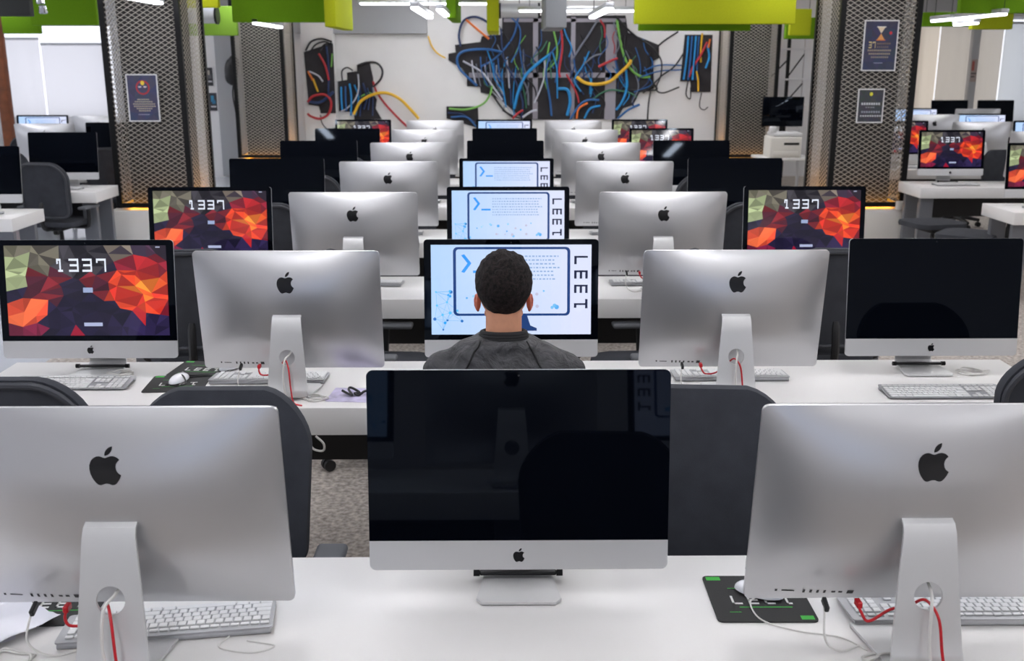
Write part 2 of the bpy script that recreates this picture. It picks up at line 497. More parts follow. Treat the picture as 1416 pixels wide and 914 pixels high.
# ------------------------------------------------------------------ the fruit emblem
LOGO_D = ("M12.152 6.896c-.948 0-2.415-1.078-3.96-1.04-2.04.027-3.91 1.183-4.961 3.014-2.117 3.675-.546 9.103 1.519 12.09 "
          "1.013 1.454 2.208 3.09 3.792 3.039 1.52-.065 2.09-.987 3.935-.987 1.831 0 2.35.987 3.96.948 1.637-.026 2.676-1.48 3.676-2.948 "
          "1.156-1.688 1.636-3.325 1.662-3.415-.039-.013-3.182-1.221-3.22-4.857-.026-3.04 2.48-4.494 2.597-4.559-1.429-2.09-3.623-2.324-4.39-2.376-2-.156-3.675 1.09-4.61 1.09z"
          "M15.53 3.83c.843-1.012 1.4-2.427 1.245-3.83-1.207.052-2.662.805-3.532 1.818-.78.896-1.454 2.338-1.273 3.714 1.338.104 2.715-.688 3.559-1.701z")
def logo_outlines():
    import re
    outs = []; cur = None
    for cmd, args in re.findall(r'([Mcz])([^Mcz]*)', LOGO_D):
        nums = [float(x) for x in re.findall(r'-?(?:\d+\.\d+|\.\d+|\d+)', args)]
        if cmd == 'M':
            cur = [(nums[0], nums[1])]; outs.append(cur)
        elif cmd == 'c':
            for i in range(0, len(nums) - 5, 6):
                x, y = cur[-1]; a = nums[i:i + 6]
                for k in range(1, 6):
                    t = k / 5; m = 1 - t
                    cur.append((m ** 3 * x + 3 * m * m * t * (x + a[0]) + 3 * m * t * t * (x + a[2]) + t ** 3 * (x + a[4]),
                                m ** 3 * y + 3 * m * m * t * (y + a[1]) + 3 * m * t * t * (y + a[3]) + t ** 3 * (y + a[5])))
    res = []
    for o in outs:
        if math.hypot(o[0][0] - o[-1][0], o[0][1] - o[-1][1]) < 0.02: o = o[:-1]
        res.append([((x - 12) / 24, (12 - y) / 24) for x, y in o])
    return res
LOGO = logo_outlines()

# ------------------------------------------------------------------ desktop computer
W, HH = 0.65, 0.4425          # screen body
YB, ZB = -0.070, 0.077        # bottom edge of the front
TILT = math.atan2(0.054, 0.439)
TM = Matrix.Translation((0, YB, ZB)) @ Matrix.Rotation(-TILT, 4, 'X')   # body plane: x right, y back, z up
BULGE = 0.058
def bulge(x, z):
    u = abs(x) / (W / 2); v = abs(z - HH / 2) / (HH / 2)
    a = max(0, 1 - u ** 2.3); b = max(0, 1 - v ** 2.3)
    return 0.007 + BULGE * (a * b) ** 0.9

def mk_housing():
    bm = bmesh.new()
    out = rrect(W, HH, 0.014, 6, 14, 0, HH / 2)
    NR = 18
    rings = []
    front = [bm.verts.new(TM @ Vector((x, 0, z))) for x, z in out]
    rings.append(front)
    for k in range(NR):
        s = 1 - (k / NR) ** 1.0
        s = 1 - k / NR
        ring = []
        for x, z in out:
            xx, zz = x * s, HH / 2 + (z - HH / 2) * s
            ring.append(bm.verts.new(TM @ Vector((xx, bulge(xx, zz), zz))))
        rings.append(ring)
    n = len(out)
    for a, b in zip(rings, rings[1:]):
        for k in range(n): bm.faces.new((a[k], a[(k + 1) % n], b[(k + 1) % n], b[k]))
    c = bm.verts.new(TM @ Vector((0, bulge(0, HH / 2), HH / 2)))
    for k in range(n): bm.faces.new((rings[-1][k], rings[-1][(k + 1) % n], c))
    bm.faces.new(front[::-1])
    return bm

def mk_front(z0, z1, rb, rt, t, y=-0.0002):
    """front plate between heights, rounded only at the outer corners"""
    bm = bmesh.new()
    h = z1 - z0
    pts = []
    for (x, z, r, a) in ((W / 2, z1, rt, 0), (-W / 2, z1, rt, pi / 2), (-W / 2, z0, rb, pi), (W / 2, z0, rb, 1.5 * pi)):
        sx = -1 if x > 0 else 1; sz = -1 if z == z1 else 1
        if r == 0: pts.append((x, z)); continue
        for k in range(7):
            an = a + pi / 2 * k / 6
            pts.append((x + sx * r + r * cos(an), z + sz * r + r * sin(an)))
    prism(bm, pts, lambda a, b: TM @ Vector((a, y, b)), t, TM.to_3x3() @ Vector((0, -1, 0)))
    return bm

def mk_logo(h, cz, back):
    bm = bmesh.new()
    for o in LOGO:
        a = []
        for x, y in o:
            px, pz = (-x if back else x) * h, cz + y * h
            a.append((px, pz))
        yy = (lambda X, Z: bulge(X, Z) + 0.0006) if back else (lambda X, Z: -0.0026)
        vs = [bm.verts.new(TM @ Vector((p[0], yy(*p), p[1]))) for p in a]
        for tri in tessellate_polygon([[Vector((p[0], p[1], 0)) for p in a]]):
            bm.faces.new([vs[i] for i in tri])
    return bm

def mk_stand():
    # side profile (y, z, width) of the bent sheet from hinge to front of foot
    prof = [(0.006, 0.292, 0.098), (0.020, 0.292, 0.099), (0.032, 0.286, 0.100), (0.040, 0.272, 0.102)]
    for k in range(1, 7):
        t = k / 6
        prof.append((0.040 + 0.040 * t, 0.272 - 0.226 * t, 0.102 + 0.036 * t))
    for k in range(1, 7):
        a = pi / 2 * k / 6
        prof.append((0.080 + 0.012 * sin(2 * a) - 0.020 * (1 - cos(a)), 0.046 - 0.040 * sin(a), 0.138 + 0.010 * k / 6))
    y0 = prof[-1][0]
    for k in range(1, 9):
        t = k / 8
        prof.append((y0 + (-0.092 - y0) * t, 0.006, 0.148 + 0.044 * t))
    bm = bmesh.new(); th = 0.006
    NX = 14
    top, bot = [], []
    for i, (y, z, w) in enumerate(prof):
        p0 = prof[max(0, i - 1)]; p1 = prof[min(len(prof) - 1, i + 1)]
        ty, tz = p1[0] - p0[0], p1[1] - p0[1]
        L = math.hypot(ty, tz); ny, nz = -tz / L, ty / L     # one side normal
        # rounded front corners of the foot
        ww = w
        if i == len(prof) - 1: ww = w - 0.03
        top.append([bm.verts.new(((k / NX - 0.5) * ww, y + ny * th / 2 * -1, max(0.0004, z - nz * th / 2))) for k in range(NX + 1)])
        bot.append([bm.verts.new(((k / NX - 0.5) * ww, y + ny * th / 2, max(0.0004, z + nz * th / 2))) for k in range(NX + 1)])
    for i in range(len(prof) - 1):
        for k in range(NX):
            bm.faces.new((top[i][k], top[i][k + 1], top[i + 1][k + 1], top[i + 1][k]))
            bm.faces.new((bot[i][k], bot[i + 1][k], bot[i + 1][k + 1], bot[i][k + 1]))
        bm.faces.new((top[i][0], top[i + 1][0], bot[i + 1][0], bot[i][0]))
        bm.faces.new((top[i][NX], bot[i][NX], bot[i + 1][NX], top[i + 1][NX]))
    for r1, r2, fl in ((top[0], bot[0], 1), (top[-1], bot[-1], 0)):
        for k in range(NX):
            q = (r1[k], r1[k + 1], r2[k + 1], r2[k])
            bm.faces.new(q if fl else q[::-1])
    bmesh.ops.recalc_face_normals(bm, faces=bm.faces)
    me = bpy.data.meshes.new('stand'); bm.to_mesh(me); bm.free()
    o = bpy.data.objects.new('stand', me); COL.objects.link(o)
    cb = bmesh.new(); tube(cb, [(0, -0.05, 0.150), (0, 0.2, 0.150)], 0.028, 32)
    bmesh.ops.recalc_face_normals(cb, faces=cb.faces)
    cm = bpy.data.meshes.new('c'); cb.to_mesh(cm); cb.free()
    co = bpy.data.objects.new('c', cm); COL.objects.link(co)
    md = o.modifiers.new('b', 'BOOLEAN'); md.operation = 'DIFFERENCE'; md.object = co; md.solver = 'EXACT'
    out = evaluated(o)
    bpy.data.objects.remove(o); bpy.data.objects.remove(co)
    out.materials.clear(); out.materials.append(ALU_S)
    smooth_mesh(out, 30)
    return out

def mk_ports():
    bm = bmesh.new()
    def hole(x, w, h, z=0.026):
        y = bulge(x, z)
        e = 0.003
        # follow the slope of the back
        q = [(x - w / 2, z - h / 2), (x + w / 2, z - h / 2), (x + w / 2, z + h / 2), (x - w / 2, z + h / 2)]
        vs = [bm.verts.new(TM @ Vector((a, bulge(a, b) + 0.0006, b))) for a, b in q]
        bm.faces.new(vs)
    # seen from behind, from the left: jack, slot, four plugs, two ports, network socket
    for x, w, h in ((0.262, 0.005, 0.006), (0.238, 0.026, 0.003), (0.206, 0.005, 0.010), (0.192, 0.005, 0.010), (0.178, 0.005, 0.010), (0.164, 0.005, 0.010),
                    (0.146, 0.008, 0.006), (0.132, 0.008, 0.006), (0.112, 0.013, 0.012)):
        hole(x, w, h)
    return bm

CH = 0.066   # height of the chin
M_HOUSE = to_mesh('housing', mk_housing(), ALU, True, 50)
M_CHIN = to_mesh('chin', mk_front(0.0, CH, 0.014, 0, 0.002), ALU_F, True, 30)
M_GLASS = to_mesh('screen_glass', mk_front(CH, HH, 0, 0.014, 0.002), GLASS, True, 30)
M_RLOGO = to_mesh('rear_logo', mk_logo(0.073, HH - 0.101, True), BLACK_LOGO, False)
M_FLOGO = to_mesh('chin_logo', mk_logo(0.031, CH * 0.5, False), BLACK_LOGO, False)
M_STAND = mk_stand()
M_PORTS = to_mesh('port', mk_ports(), PORT, False)
def _cam():
    bm = bmesh.new()
    for y0, r in ((-0.0026, 0.0022),):
        vs = [bm.verts.new(TM @ Vector((r * cos(2 * pi * k / 12), y0, HH - 0.012 + r * sin(2 * pi * k / 12)))) for k in range(12)]
        bm.faces.new(vs)
    return bm
M_CAM = to_mesh('webcam', _cam(), PORT, False)
DW, DH = 0.597, 0.336
def disp_fn(u, v):
    return TM @ Vector(((u - 0.5) * DW, -0.0026, CH + (HH - CH) / 2 + (0.5 - v) * DH))
NRM = TM.to_3x3() @ Vector((0, -1, 0))
M_LOCK = pic_lock().mesh('display', disp_fn, NRM, SCR_A)
M_PALE = pic_pale().mesh('display', disp_fn, NRM, SCR_B)

DZ = 0.73
PROTO = {}
def make_computer(kind, loc, rz, label, group):
    if kind in PROTO:
        return dup(PROTO[kind], loc, rz, label, group)
    t = thing('desktop_computer', label, 'computer', loc, rz, group)
    obj('housing', M_HOUSE, None, t)
    obj('chin', M_CHIN, None, t)
    g = obj('screen_glass', M_GLASS, None, t)
    obj('webcam', M_CAM, None, g)
    if kind == 'lock':
        d = obj('display', M_LOCK, None, t); d['label'] = 'lit lock screen of red and orange facets reading 1337'
    if kind == 'pale':
        d = obj('display', M_PALE, None, t); d['label'] = 'lit pale blue wallpaper reading LEET down its right side'
    obj('rear_logo', M_RLOGO, None, t)
    obj('chin_logo', M_FLOGO, None, t)
    obj('stand', M_STAND, None, t)
    obj('port_row', M_PORTS, None, t)
    PROTO[kind] = t
    return t

# ------------------------------------------------------------------ keyboard, mouse, mat, hub
def make_keyboard(loc, rz, label, group='keyboards on the desks'):
    if 'kb' in PROTO: return dup(PROTO['kb'], loc, rz, label, group)
    t = thing('keyboard', label, 'keyboard', loc, rz, group)
    w, d = 0.43, 0.125
    rot = Matrix.Rotation(R(3.5), 3, 'X')
    bm = bmesh.new()
    pts = rrect(w, d, 0.008, 4)
    prism(bm, pts, lambda a, b: (a, b, 0.006 + (b + d / 2) * 0.07), 0.004, (0, 0, 1))
    obj('base_plate', bm, KALU, t, ang=30)
    bm = bmesh.new(); tube(bm, [(-w / 2 + 0.004, d / 2 - 0.008, 0.008), (w / 2 - 0.004, d / 2 - 0.008, 0.008)], 0.0075, 14)
    obj('rear_bar', bm, KALU, t)
    bm = bmesh.new()
    def key(x, y, kw, kd):
        z = 0.0105 + (y + d / 2) * 0.07
        box(bm, (x + kw / 2, y, z + 0.0015), (kw - 0.003, kd - 0.003, 0.004), 0.0012, 1)
    p = 0.0190; x0 = -w / 2 + 0.006
    ys = [d / 2 - 0.022 - k * 0.0189 for k in range(6)]
    for k in range(14): key(x0 + k * 0.0203, ys[0] + 0.003, 0.0203, 0.012)
    for r_, (first, n_, last) in enumerate(((p, 12, 1.95 * p), (1.5 * p, 12, 1.45 * p), (1.8 * p, 11, 2.15 * p), (2.3 * p, 10, 2.65 * p))):
        x = x0
        for q in [first] + [p] * n_ + [last]:
            key(x, ys[r_ + 1], q, 0.0189); x += q
    x = x0
    for q in (1.45 * p, 1.25 * p, 1.45 * p, 6.6 * p, 1.45 * p, 1.25 * p, 1.5 * p): key(x, ys[5], q, 0.0189); x += q
    xa = x0 + 15.25 * p
    for r_ in range(6):
        for k in range(3):
            if r_ == 3 or (r_ == 4 and k != 1): continue
            key(xa + k * p, ys[r_] + (0.003 if r_ == 0 else 0), p, 0.0189 if r_ else 0.012)
    xb = xa + 3.25 * p
    for r_ in range(6):
        for k in range(4):
            if xb + k * p + p > w / 2 - 0.002: continue
            key(xb + k * p, ys[r_] + (0.003 if r_ == 0 else 0), p, 0.0189 if r_ else 0.012)
    obj('keys', bm, KEYW, t, ang=30)
    PROTO['kb'] = t
    return t

def make_mouse(loc, rz, label):
    if 'mouse' in PROTO: return dup(PROTO['mouse'], loc, rz, label, 'white mice on the desks')
    t = thing('computer_mouse', label, 'mouse', loc, rz, 'white mice on the desks')
    bm = bmesh.new(); ball(bm, (0, 0, 0), (0.029, 0.056, 0.024), 24)
    for v in bm.verts:
        if v.co.z < 0: v.co.z *= 0.25
    bmesh.ops.translate(bm, vec=(0, 0, 0.0062), verts=bm.verts)
    obj('shell', bm, MOUSEW, t)
    bm = bmesh.new(); ball(bm, (0, 0.03, 0.0255), 0.0045, 12)
    obj('scroll_ball', bm, BAFGREY, t)
    PROTO['mouse'] = t
    return t

def make_mat(loc, rz, label):
    t = thing('mouse_mat', label, 'mouse mat', loc, rz, 'black mouse mats')
    w, d = 0.215, 0.20
    bm = bmesh.new(); prism(bm, rrect(w, d, 0.012, 4), lambda a, b: (a, b, 0.0005), 0.0028, (0, 0, 1))
    obj('pad', bm, MATB, t, ang=30)
    z = 0.0037
    bm = bmesh.new()
    for i, ch in enumerate('LEET'):
        for a in BLOCK[ch]:
            x0 = -0.062 + i * 0.036
            x1, x2 = x0 + a[0] * 0.028, x0 + a[2] * 0.028; y1, y2 = 0.008 - a[3] * 0.036, 0.008 - a[1] * 0.036
            vs = [bm.verts.new(q) for q in ((x1, y1, z), (x2, y1, z), (x2, y2, z), (x1, y2, z))]
            bm.faces.new(vs)
    o = obj('lettering', bm, MATW, t, smooth=False)
    bm = bmesh.new()
    for (x1, y1, x2, y2) in ((-0.1, 0.078, -0.068, 0.094), (0.072, -0.092, 0.1, -0.076), (-0.05, -0.042, 0.065, -0.039), (-0.06, 0.04, 0.03, 0.0425), (-0.075, -0.062, -0.05, -0.06)):
        vs = [bm.verts.new(q) for q in ((x1, y1, z), (x2, y1, z), (x2, y2, z), (x1, y2, z))]
        bm.faces.new(vs)
    obj('green_print', bm, GREENM, t, smooth=False)
    return t

def make_hub(loc, rz, label):
    if 'hub' in PROTO: return dup(PROTO['hub'], loc, rz, label, 'bar hubs on the computer stands')
    t = thing('bar_hub', label, 'hub', loc, rz, 'bar hubs on the computer stands')
    obj('casing', bbox((0, 0, 0.0085), (0.176, 0.016, 0.010), 0.004, 3), BLACKP, t)
    for s in (-1, 1):
        bm = bmesh.new(); tube(bm, [(s * 0.088, 0, 0.0085), (s * 0.102, 0, 0.0085)], 0.0083, 16)
        obj('end_cap', bm, STEELB, t)
    PROTO['hub'] = t
    return t

# ------------------------------------------------------------------ chair (its sitter faces +y)
def back_outline(w, h, rt, rb, n=8):
    pts = []
    for (x, z, r, a) in ((w / 2, h, rt, 0), (-w / 2, h, rt, pi / 2), (-w / 2, 0, rb, pi), (w / 2, 0, rb, 1.5 * pi)):
        sx = -1 if x > 0 else 1; sz = -1 if z == h else 1
        for k in range(n + 1):
            an = a + pi / 2 * k / n
            pts.append((x + sx * r + r * cos(an), z + sz * r + r * sin(an)))
    # gently crowned top edge and narrower foot
    out = []
    for x, z in pts:
        zz = z + ((0.042 * (1 - (2 * x / w) ** 2) - 0.022) * max(0, z / h - 0.4) / 0.6)
        out.append((x * (0.90 + 0.10 * min(1, z / (h * 0.55))), zz))
    return out
def back_map(x, z, off):
    """curved, slightly reclining back: x sideways, z up along the back"""
    y = -0.215 - 0.10 * max(0, z / 0.5) ** 1.3 * 0.6 + 0.10 * (x / 0.25) ** 2 * 0.38
    return Vector((x, y + off, 0.515 + z))
def pad(bm, outline, mapf, o0, o1, rings=6, puff=0.012):
    """cushion: outline rings shrinking to the centre, front puffed"""
    cx = 0; cz = sum(p[1] for p in outline) / len(outline)
    n = len(outline)
    def layer(off, pf):
        L = []
        for k in range(rings):
            s = 1 - k / rings
            L.append([bm.verts.new(mapf(x * s, cz + (z - cz) * s, off + pf * (1 - s ** 2.2))) for x, z in outline])
        L.append(bm.verts.new(mapf(cx, cz, off + pf)))
        return L
    A = layer(o0, 0); B = layer(o1, puff)
    for L in (A, B):
        for a, b in zip(L[:-2], L[1:-1]):
            for k in range(n): bm.faces.new((a[k], a[(k + 1) % n], b[(k + 1) % n], b[k]))
        for k in range(n): bm.faces.new((L[-2][k], L[-2][(k + 1) % n], L[-1]))
    # rounded rim
    mid = [bm.verts.new(mapf(x * 1.018, cz + (z - cz) * 1.018, (o0 + o1) / 2)) for x, z in outline]
    for a, b in ((A[0], mid), (mid, B[0])):
        for k in range(n): bm.faces.new((a[k], a[(k + 1) % n], b[(k + 1) % n], b[k]))

def make_chair(loc, rz, label, group='office chairs at the desks'):
    if 'chair' in PROTO: return dup(PROTO['chair'], loc, rz, label, group)
    t = thing('office_chair', label, 'chair', loc, rz, group)
    # back
    bm = bmesh.new(); pad(bm, back_outline(0.482, 0.490, 0.125, 0.065), back_map, 0.010, 0.048, 7, 0.010)
    obj('back_cushion', bm, FABRIC, t, ang=60)
    ol = back_outline(0.458, 0.473, 0.117, 0.058)
    bm = bmesh.new(); ring = [back_map(x, z + 0.003, 0.003) for x, z in ol]
    # closed rim tube
    ring3 = ring + [ring[0], ring[1]]
    tube(bm, ring3, 0.011, 8, caps=False)
    obj('back_frame', bm, SHELL, t)
    bm = bmesh.new(); tube(bm, spline([(0, -0.08, 0.415), (0, -0.24, 0.42), (0, -0.285, 0.50), (0, -0.262, 0.66)], 6), [0.02] * 18 + [0.014], 10)
    obj('back_bracket', bm, BLACKP, t)
    # seat
    so = [(x, y) for x, y in rrect(0.49, 0.46, 0.11, 8)]
    bm = bmesh.new(); pad(bm, [(x, y) for x, y in so], lambda x, y, o: Vector((x, 0.02 + y, 0.43 + o - 0.10 * max(0, y - 0.1) ** 1.0 * 0.5)), 0.0, 0.045, 6, 0.016)
    obj('seat', bm, FABRIC, t, ang=60)
    obj('mechanism', bbox((0, -0.01, 0.407), (0.2, 0.26, 0.045), 0.012, 2), BLACKP, t)
    for s in (-1, 1):
        a = obj('armrest', bbox((s * 0.30, 0.0, 0.595), (0.085, 0.25, 0.026), 0.012, 3), ARMP, t)
        bm = bmesh.new(); tube(bm, spline([(s * 0.12, -0.01, 0.41), (s * 0.27, -0.02, 0.415), (s * 0.298, -0.02, 0.45), (s * 0.30, -0.01, 0.584)], 5), 0.018, 8)
        obj('arm_post', bm, BLACKP, a)
    bm = bmesh.new(); lathe(bm, [(0.03, 0.10), (0.03, 0.24), (0.025, 0.25), (0.02, 0.26), (0.018, 0.39)], 16)
    obj('gas_lift', bm, BLACKP, t)
    for k in range(5):
        a = 2 * pi * k / 5 + 0.3
        d = Vector((cos(a), sin(a), 0)); sd = Vector((-sin(a), cos(a), 0))
        bm = bmesh.new()
        tube(bm, [d * 0.0 + Vector((0, 0, 0.125)), d * 0.12 + Vector((0, 0, 0.115)), d * 0.30 + Vector((0, 0, 0.078))], [0.035, 0.028, 0.018], 8)
        sp = obj('base_spoke', bm, BLACKP, t)
        bm = bmesh.new()
        for s in (-1, 1):
            c = d * 0.29 + sd * (0.016 * s)
            tube(bm, [c + sd * -0.010 + Vector((0, 0, 0.029)), c + sd * 0.010 + Vector((0, 0, 0.029))], 0.028, 14)
        tube(bm, [d * 0.29 + Vector((0, 0, 0.03)), d * 0.29 + Vector((0, 0, 0.08))], 0.008, 8)
        obj('caster', bm, BLACKP, sp)
    PROTO['chair'] = t
    return t

# ------------------------------------------------------------------ desk
def make_desk(cx, y0, w, label, group):
    d = 0.57
    key = ('desk', w)
    if key in PROTO: return dup(PROTO[key], (cx, y0, 0), 0, label, group)
    t = thing('bench_desk', label, 'desk', (cx, y0, 0), 0, group)
    obj('worktop', bbox((0, d / 2, 0.68), (w, d, 0.10), 0.003, 2), DESK, t)
    for sx in (-1, 1):
        for yy in (0.10, d - 0.10):
            obj('leg', bbox((sx * (w / 2 - 0.10), yy, 0.3155), (0.13, 0.05, 0.629), 0.004, 1), DESKLEG, t)
    if w > 3:
        for yy in (0.10, d - 0.10):
            obj('leg', bbox((0, yy, 0.3155), (0.13, 0.05, 0.629), 0.004, 1), DESKLEG, t)
    # wire tray hung under the top
    bm = bmesh.new()
    prism(bm, [(0.325, 0.629), (0.325, 0.41), (0.385, 0.41), (0.385, 0.629), (0.379, 0.629), (0.379, 0.416), (0.331, 0.416), (0.331, 0.629)],
          lambda a, b: (-(w / 2 - 0.25), a, b), w - 0.5, (1, 0, 0))
    obj('cable_tray', bm, TRAY, t, smooth=False)
    PROTO[key] = t
    return t

# ================================================================== LAYOUT
ROW = 1.6677
def ry(k): return ROW * (k - 1)
NEAR = 1.67
SPC = 0.788
YS, YBK = 2.098, 1.836          # stand centres: screen side, back side
ORD = ['row behind the viewer', 'front row', 'second row', 'third row', 'fourth row', 'fifth row', 'sixth row', 'seventh row']
SEATW = {-2: 'far left seat', -1: 'seat left of centre', 0: 'centre seat', 1: 'seat right of centre', 2: 'far right seat'}
KINDS = {
    0: {-1: 'pale', 0: 'off', 1: 'pale'},
    1: {-1: 'pale', 0: 'off', 1: 'pale'},
    2: {-2: 'lock', -1: 'off', 0: 'pale', 1: 'off', 2: 'off'},
    3: {-2: 'lock', -1: 'off', 0: 'pale', 1: 'off', 2: 'lock'},
    4: {-2: 'off', -1: 'off', 0: 'pale', 1: 'off', 2: 'off'},
    5: {-2: 'off', -1: 'off', 0: 'off', 1: 'off', 2: 'off'},
    6: {-2: 'off', -1: 'off', 0: 'off', 1: 'off', 2: 'lock'},
    7: {-2: 'lock', -1: 'off', 0: 'pale', 1: 'off', 2: 'lock'},
}
XJ = {(7, -2): -0.06, (2, 2): 0.01}
LOOK = {'lock': 'computer showing the red 1337 lock screen', 'pale': 'computer showing the pale blue LEET screen', 'off': 'computer with black screen switched off'}
for k in range(0, 8):
    make_desk(0, NEAR + ry(k), 3.92, 'long white bench desk of the %s of computers' % ORD[k], 'long white desks of the middle block')
    for c, kind in KINDS[k].items():
        x = c * SPC + XJ.get((k, c), 0)
        if c % 2 == 0:
            make_computer(kind, (x, YS + ry(k), DZ), 0, 'silver %s, %s, %s' % (LOOK[kind], ORD[k], SEATW[c]), 'computers of the middle block')
        else:
            make_computer(kind, (x, YBK + ry(k), DZ), pi, 'silver computer seen from behind, %s, %s' % (ORD[k], SEATW[c]), 'computers of the middle block')

# ---- keyboards
def kb(x, y, rz, label): make_keyboard((x, y, DZ), rz, label)
kb(-0.735, 1.928, R(8) + pi, 'keyboard lying askew behind the front left computer stand')
kb(0.915, 1.972, pi, 'keyboard behind the front right computer stand with coiled cables')
kb(-0.905, 3.665, pi, 'keyboard behind the second row left computer turned away')
kb(0.823, 3.685, pi, 'keyboard behind the second row right computer turned away')
kb(-1.615, 3.600, 0, 'keyboard before the second row red lock screen at far left')
kb(1.545, 3.465, 0, 'keyboard before the second row switched off screen at far right')
for k in range(3, 8):
    for c in (-2, -1, 0, 1, 2):
        y = (YS - 0.21 if c % 2 == 0 else YBK + 0.20) + ry(k)
        kb(c * SPC + rnd.uniform(-0.03, 0.03), y, (0 if c % 2 == 0 else pi) + rnd.uniform(-0.05, 0.05), 'keyboard on the %s desk at the %s' % (ORD[k], SEATW[c]))
kb(0.03, 3.49, 0, 'keyboard under the hands of the seated person')

# ---- mats, mice, hubs, odds and ends
make_mat((0.530, 2.030, DZ), R(-0.5), 'black mouse mat with white LEET lettering, front desk right of centre')
make_mat((-1.02, 2.03, DZ), R(3), 'black and green mouse mat half hidden behind front left computer')
make_mat((-1.235, 3.615, DZ), R(4), 'black mouse mat with earphones, second row left, nearer of two')
make_mat((-1.195, 3.800, DZ), R(-6), 'black mouse mat behind another mat, second row beside left computer')
make_mouse((0.535, 2.045, DZ + 0.0035), R(60), 'white mouse on the LEET mouse mat of the front desk')
make_mouse((-1.085, 3.80, DZ + 0.0035), R(-30), 'white mouse on the rear mat of the second row')
make_mouse((-1.235, 3.635, DZ + 0.0035), R(-12), 'white mouse on the nearer mat of the second row')
make_mouse((0.36, 3.47, DZ + 0.0005), 0, 'white mouse beside the seated person')
make_hub((0, 2.125, DZ + 0.0095), 0, 'black bar hub on the stand of the front centre computer')
make_hub((-1.576, 2.125 + ROW, DZ + 0.0095), 0, 'black bar hub on the stand of second row far left computer')
make_hub((1.586, 2.125 + ROW, DZ + 0.0095), 0, 'black bar hub on the stand of second row far right computer')
make_hub((4.38, 10.10, DZ + 0.0095), 0, 'black bar hub on the stand of a computer beyond the right pillar')

def cable(name, ctrl, r, m, label, group=None, n=8, seg=8):
    o = obj(name, tubebm(ctrl, r, n, seg), m)
    tag(o, label, 'cable', group)
    return o
def plugged(x, ky, rowname, side, slack):
    """network and power leads of one computer seen from behind at (x, ky)"""
    z = DZ
    def L(px, py, pz): return (x - px, ky - py, z + pz)      # turned half round
    # network lead: socket -> droop -> behind the neck -> through the hole -> down to the desk
    yb = -0.055
    bm = bmesh.new(); tube(bm, spline([L(0.112, 0.012 + yb + 0.036, 0.104), L(0.111, 0.022, 0.092), L(0.098, 0.032, 0.078), L(0.06, 0.034, 0.084 + slack), L(0.025, 0.044, 0.120), L(0.006, 0.066, 0.143), L(-0.010, 0.096, 0.12), L(-0.018, 0.112, 0.05), L(-0.028, 0.125, 0.005), L(-0.06, 0.15, 0.0035)], 8), 0.003, 8)
    o = obj('network_lead', bm, REDC)
    tag(o, 'red network lead through the stand of the %s computer' % rowname, 'cable', 'red network leads')
    t = obj('plug', bbox(L(0.112, 0.006, 0.1025), (0.011, 0.022, 0.014), 0.002, 1), REDC, o)
    bm = bmesh.new(); tube(bm, spline([L(-0.01, 0.03, 0.165), L(-0.006, 0.06, 0.158), L(0.004, 0.092, 0.145), L(0.008, 0.106, 0.08), L(0.004, 0.113, 0.02), L(0.03, 0.13, 0.0035), L(0.12, 0.15, 0.0035)], 8), 0.0032, 8)
    o = obj('power_lead', bm, WHITEC)
    tag(o, 'white power lead through the stand of the %s computer' % rowname, 'cable', 'white power leads')
    # data lead at the row of sockets
    bm = bmesh.new(); tube(bm, spline([L(0.180, 0.0, 0.1), L(0.182, 0.016, 0.088), L(0.185, 0.035, 0.05), L(0.17, 0.03, 0.02), L(0.14, 0.02, 0.004), L(0.10, 0.0, 0.004)], 8), 0.0022, 8)
    o = obj('data_lead', bm, WHITEC)
    tag(o, 'thin white lead hanging from the sockets of the %s computer' % rowname, 'cable', 'thin white data leads')
    obj('plug', bbox(L(0.178, 0.006, 0.1005), (0.009, 0.03, 0.014), 0.002, 1, Matrix.Rotation(R(20), 3, 'X')), BLACKC, o)
plugged(-SPC, YBK, 'front left', -1, 0.0)
plugged(SPC, YBK, 'front right', 1, 0.02)
plugged(-SPC, YBK + ROW, 'second row left', -1, 0.0)
plugged(SPC, YBK + ROW, 'second row right', 1, 0.0)
plugged(-SPC, YBK + 2 * ROW, 'third row left', -1, 0.0)
plugged(SPC, YBK + 2 * ROW, 'third row right', 1, 0.0)

def coil(cx, cy, z, r, turns, rr, seed, m=WHITEC):
    q = random.Random(seed); pts = []
    for i in range(turns * 10 + 1):
        a = 2 * pi * i / 10
        f = r * (1 + 0.22 * q.uniform(-1, 1))
        pts.append((cx + f * cos(a) * 1.25, cy + f * sin(a) * 0.75, z + rr + 0.0015 * (i % 7)))
    return pts
cable('coiled_lead', coil(0.735, 1.765, DZ, 0.048, 3, 0.0025, 4), 0.0025, WHITEC, 'coil of white lead on the desk by the front right stand', 'coiled white leads')
cable('coiled_lead', coil(-0.70, 3.43, DZ, 0.035, 3, 0.0025, 5), 0.0025, WHITEC, 'coil of white lead by the second row left stand', 'coiled white leads')
cable('coiled_lead', coil(-1.49, 3.735, DZ + 0.0, 0.035, 3, 0.0025, 6), 0.0022, WHITEC, 'coil of white lead beside second row far left stand', 'coiled white leads')
cable('coiled_lead', coil(1.76, 3.72, DZ, 0.045, 3, 0.0025, 7), 0.0025, WHITEC, 'coil of white lead beside second row far right stand', 'coiled white leads')
cable('coiled_lead', coil(-1.02, 1.80, DZ, 0.04, 2, 0.0025, 8), 0.0022, WHITEC, 'coil of white lead at the foot of the front left stand', 'coiled white leads')
cable('mouse_lead', [(0.535, 2.035, DZ + 0.008), (0.505, 2.00, DZ + 0.008), (0.515, 1.935, DZ + 0.004), (0.58, 1.895, DZ + 0.0025), (0.66, 1.87, DZ + 0.0025), (0.70, 1.82, DZ + 0.0025)], 0.0018, WHITEC, 'thin white mouse lead running off the LEET mat')
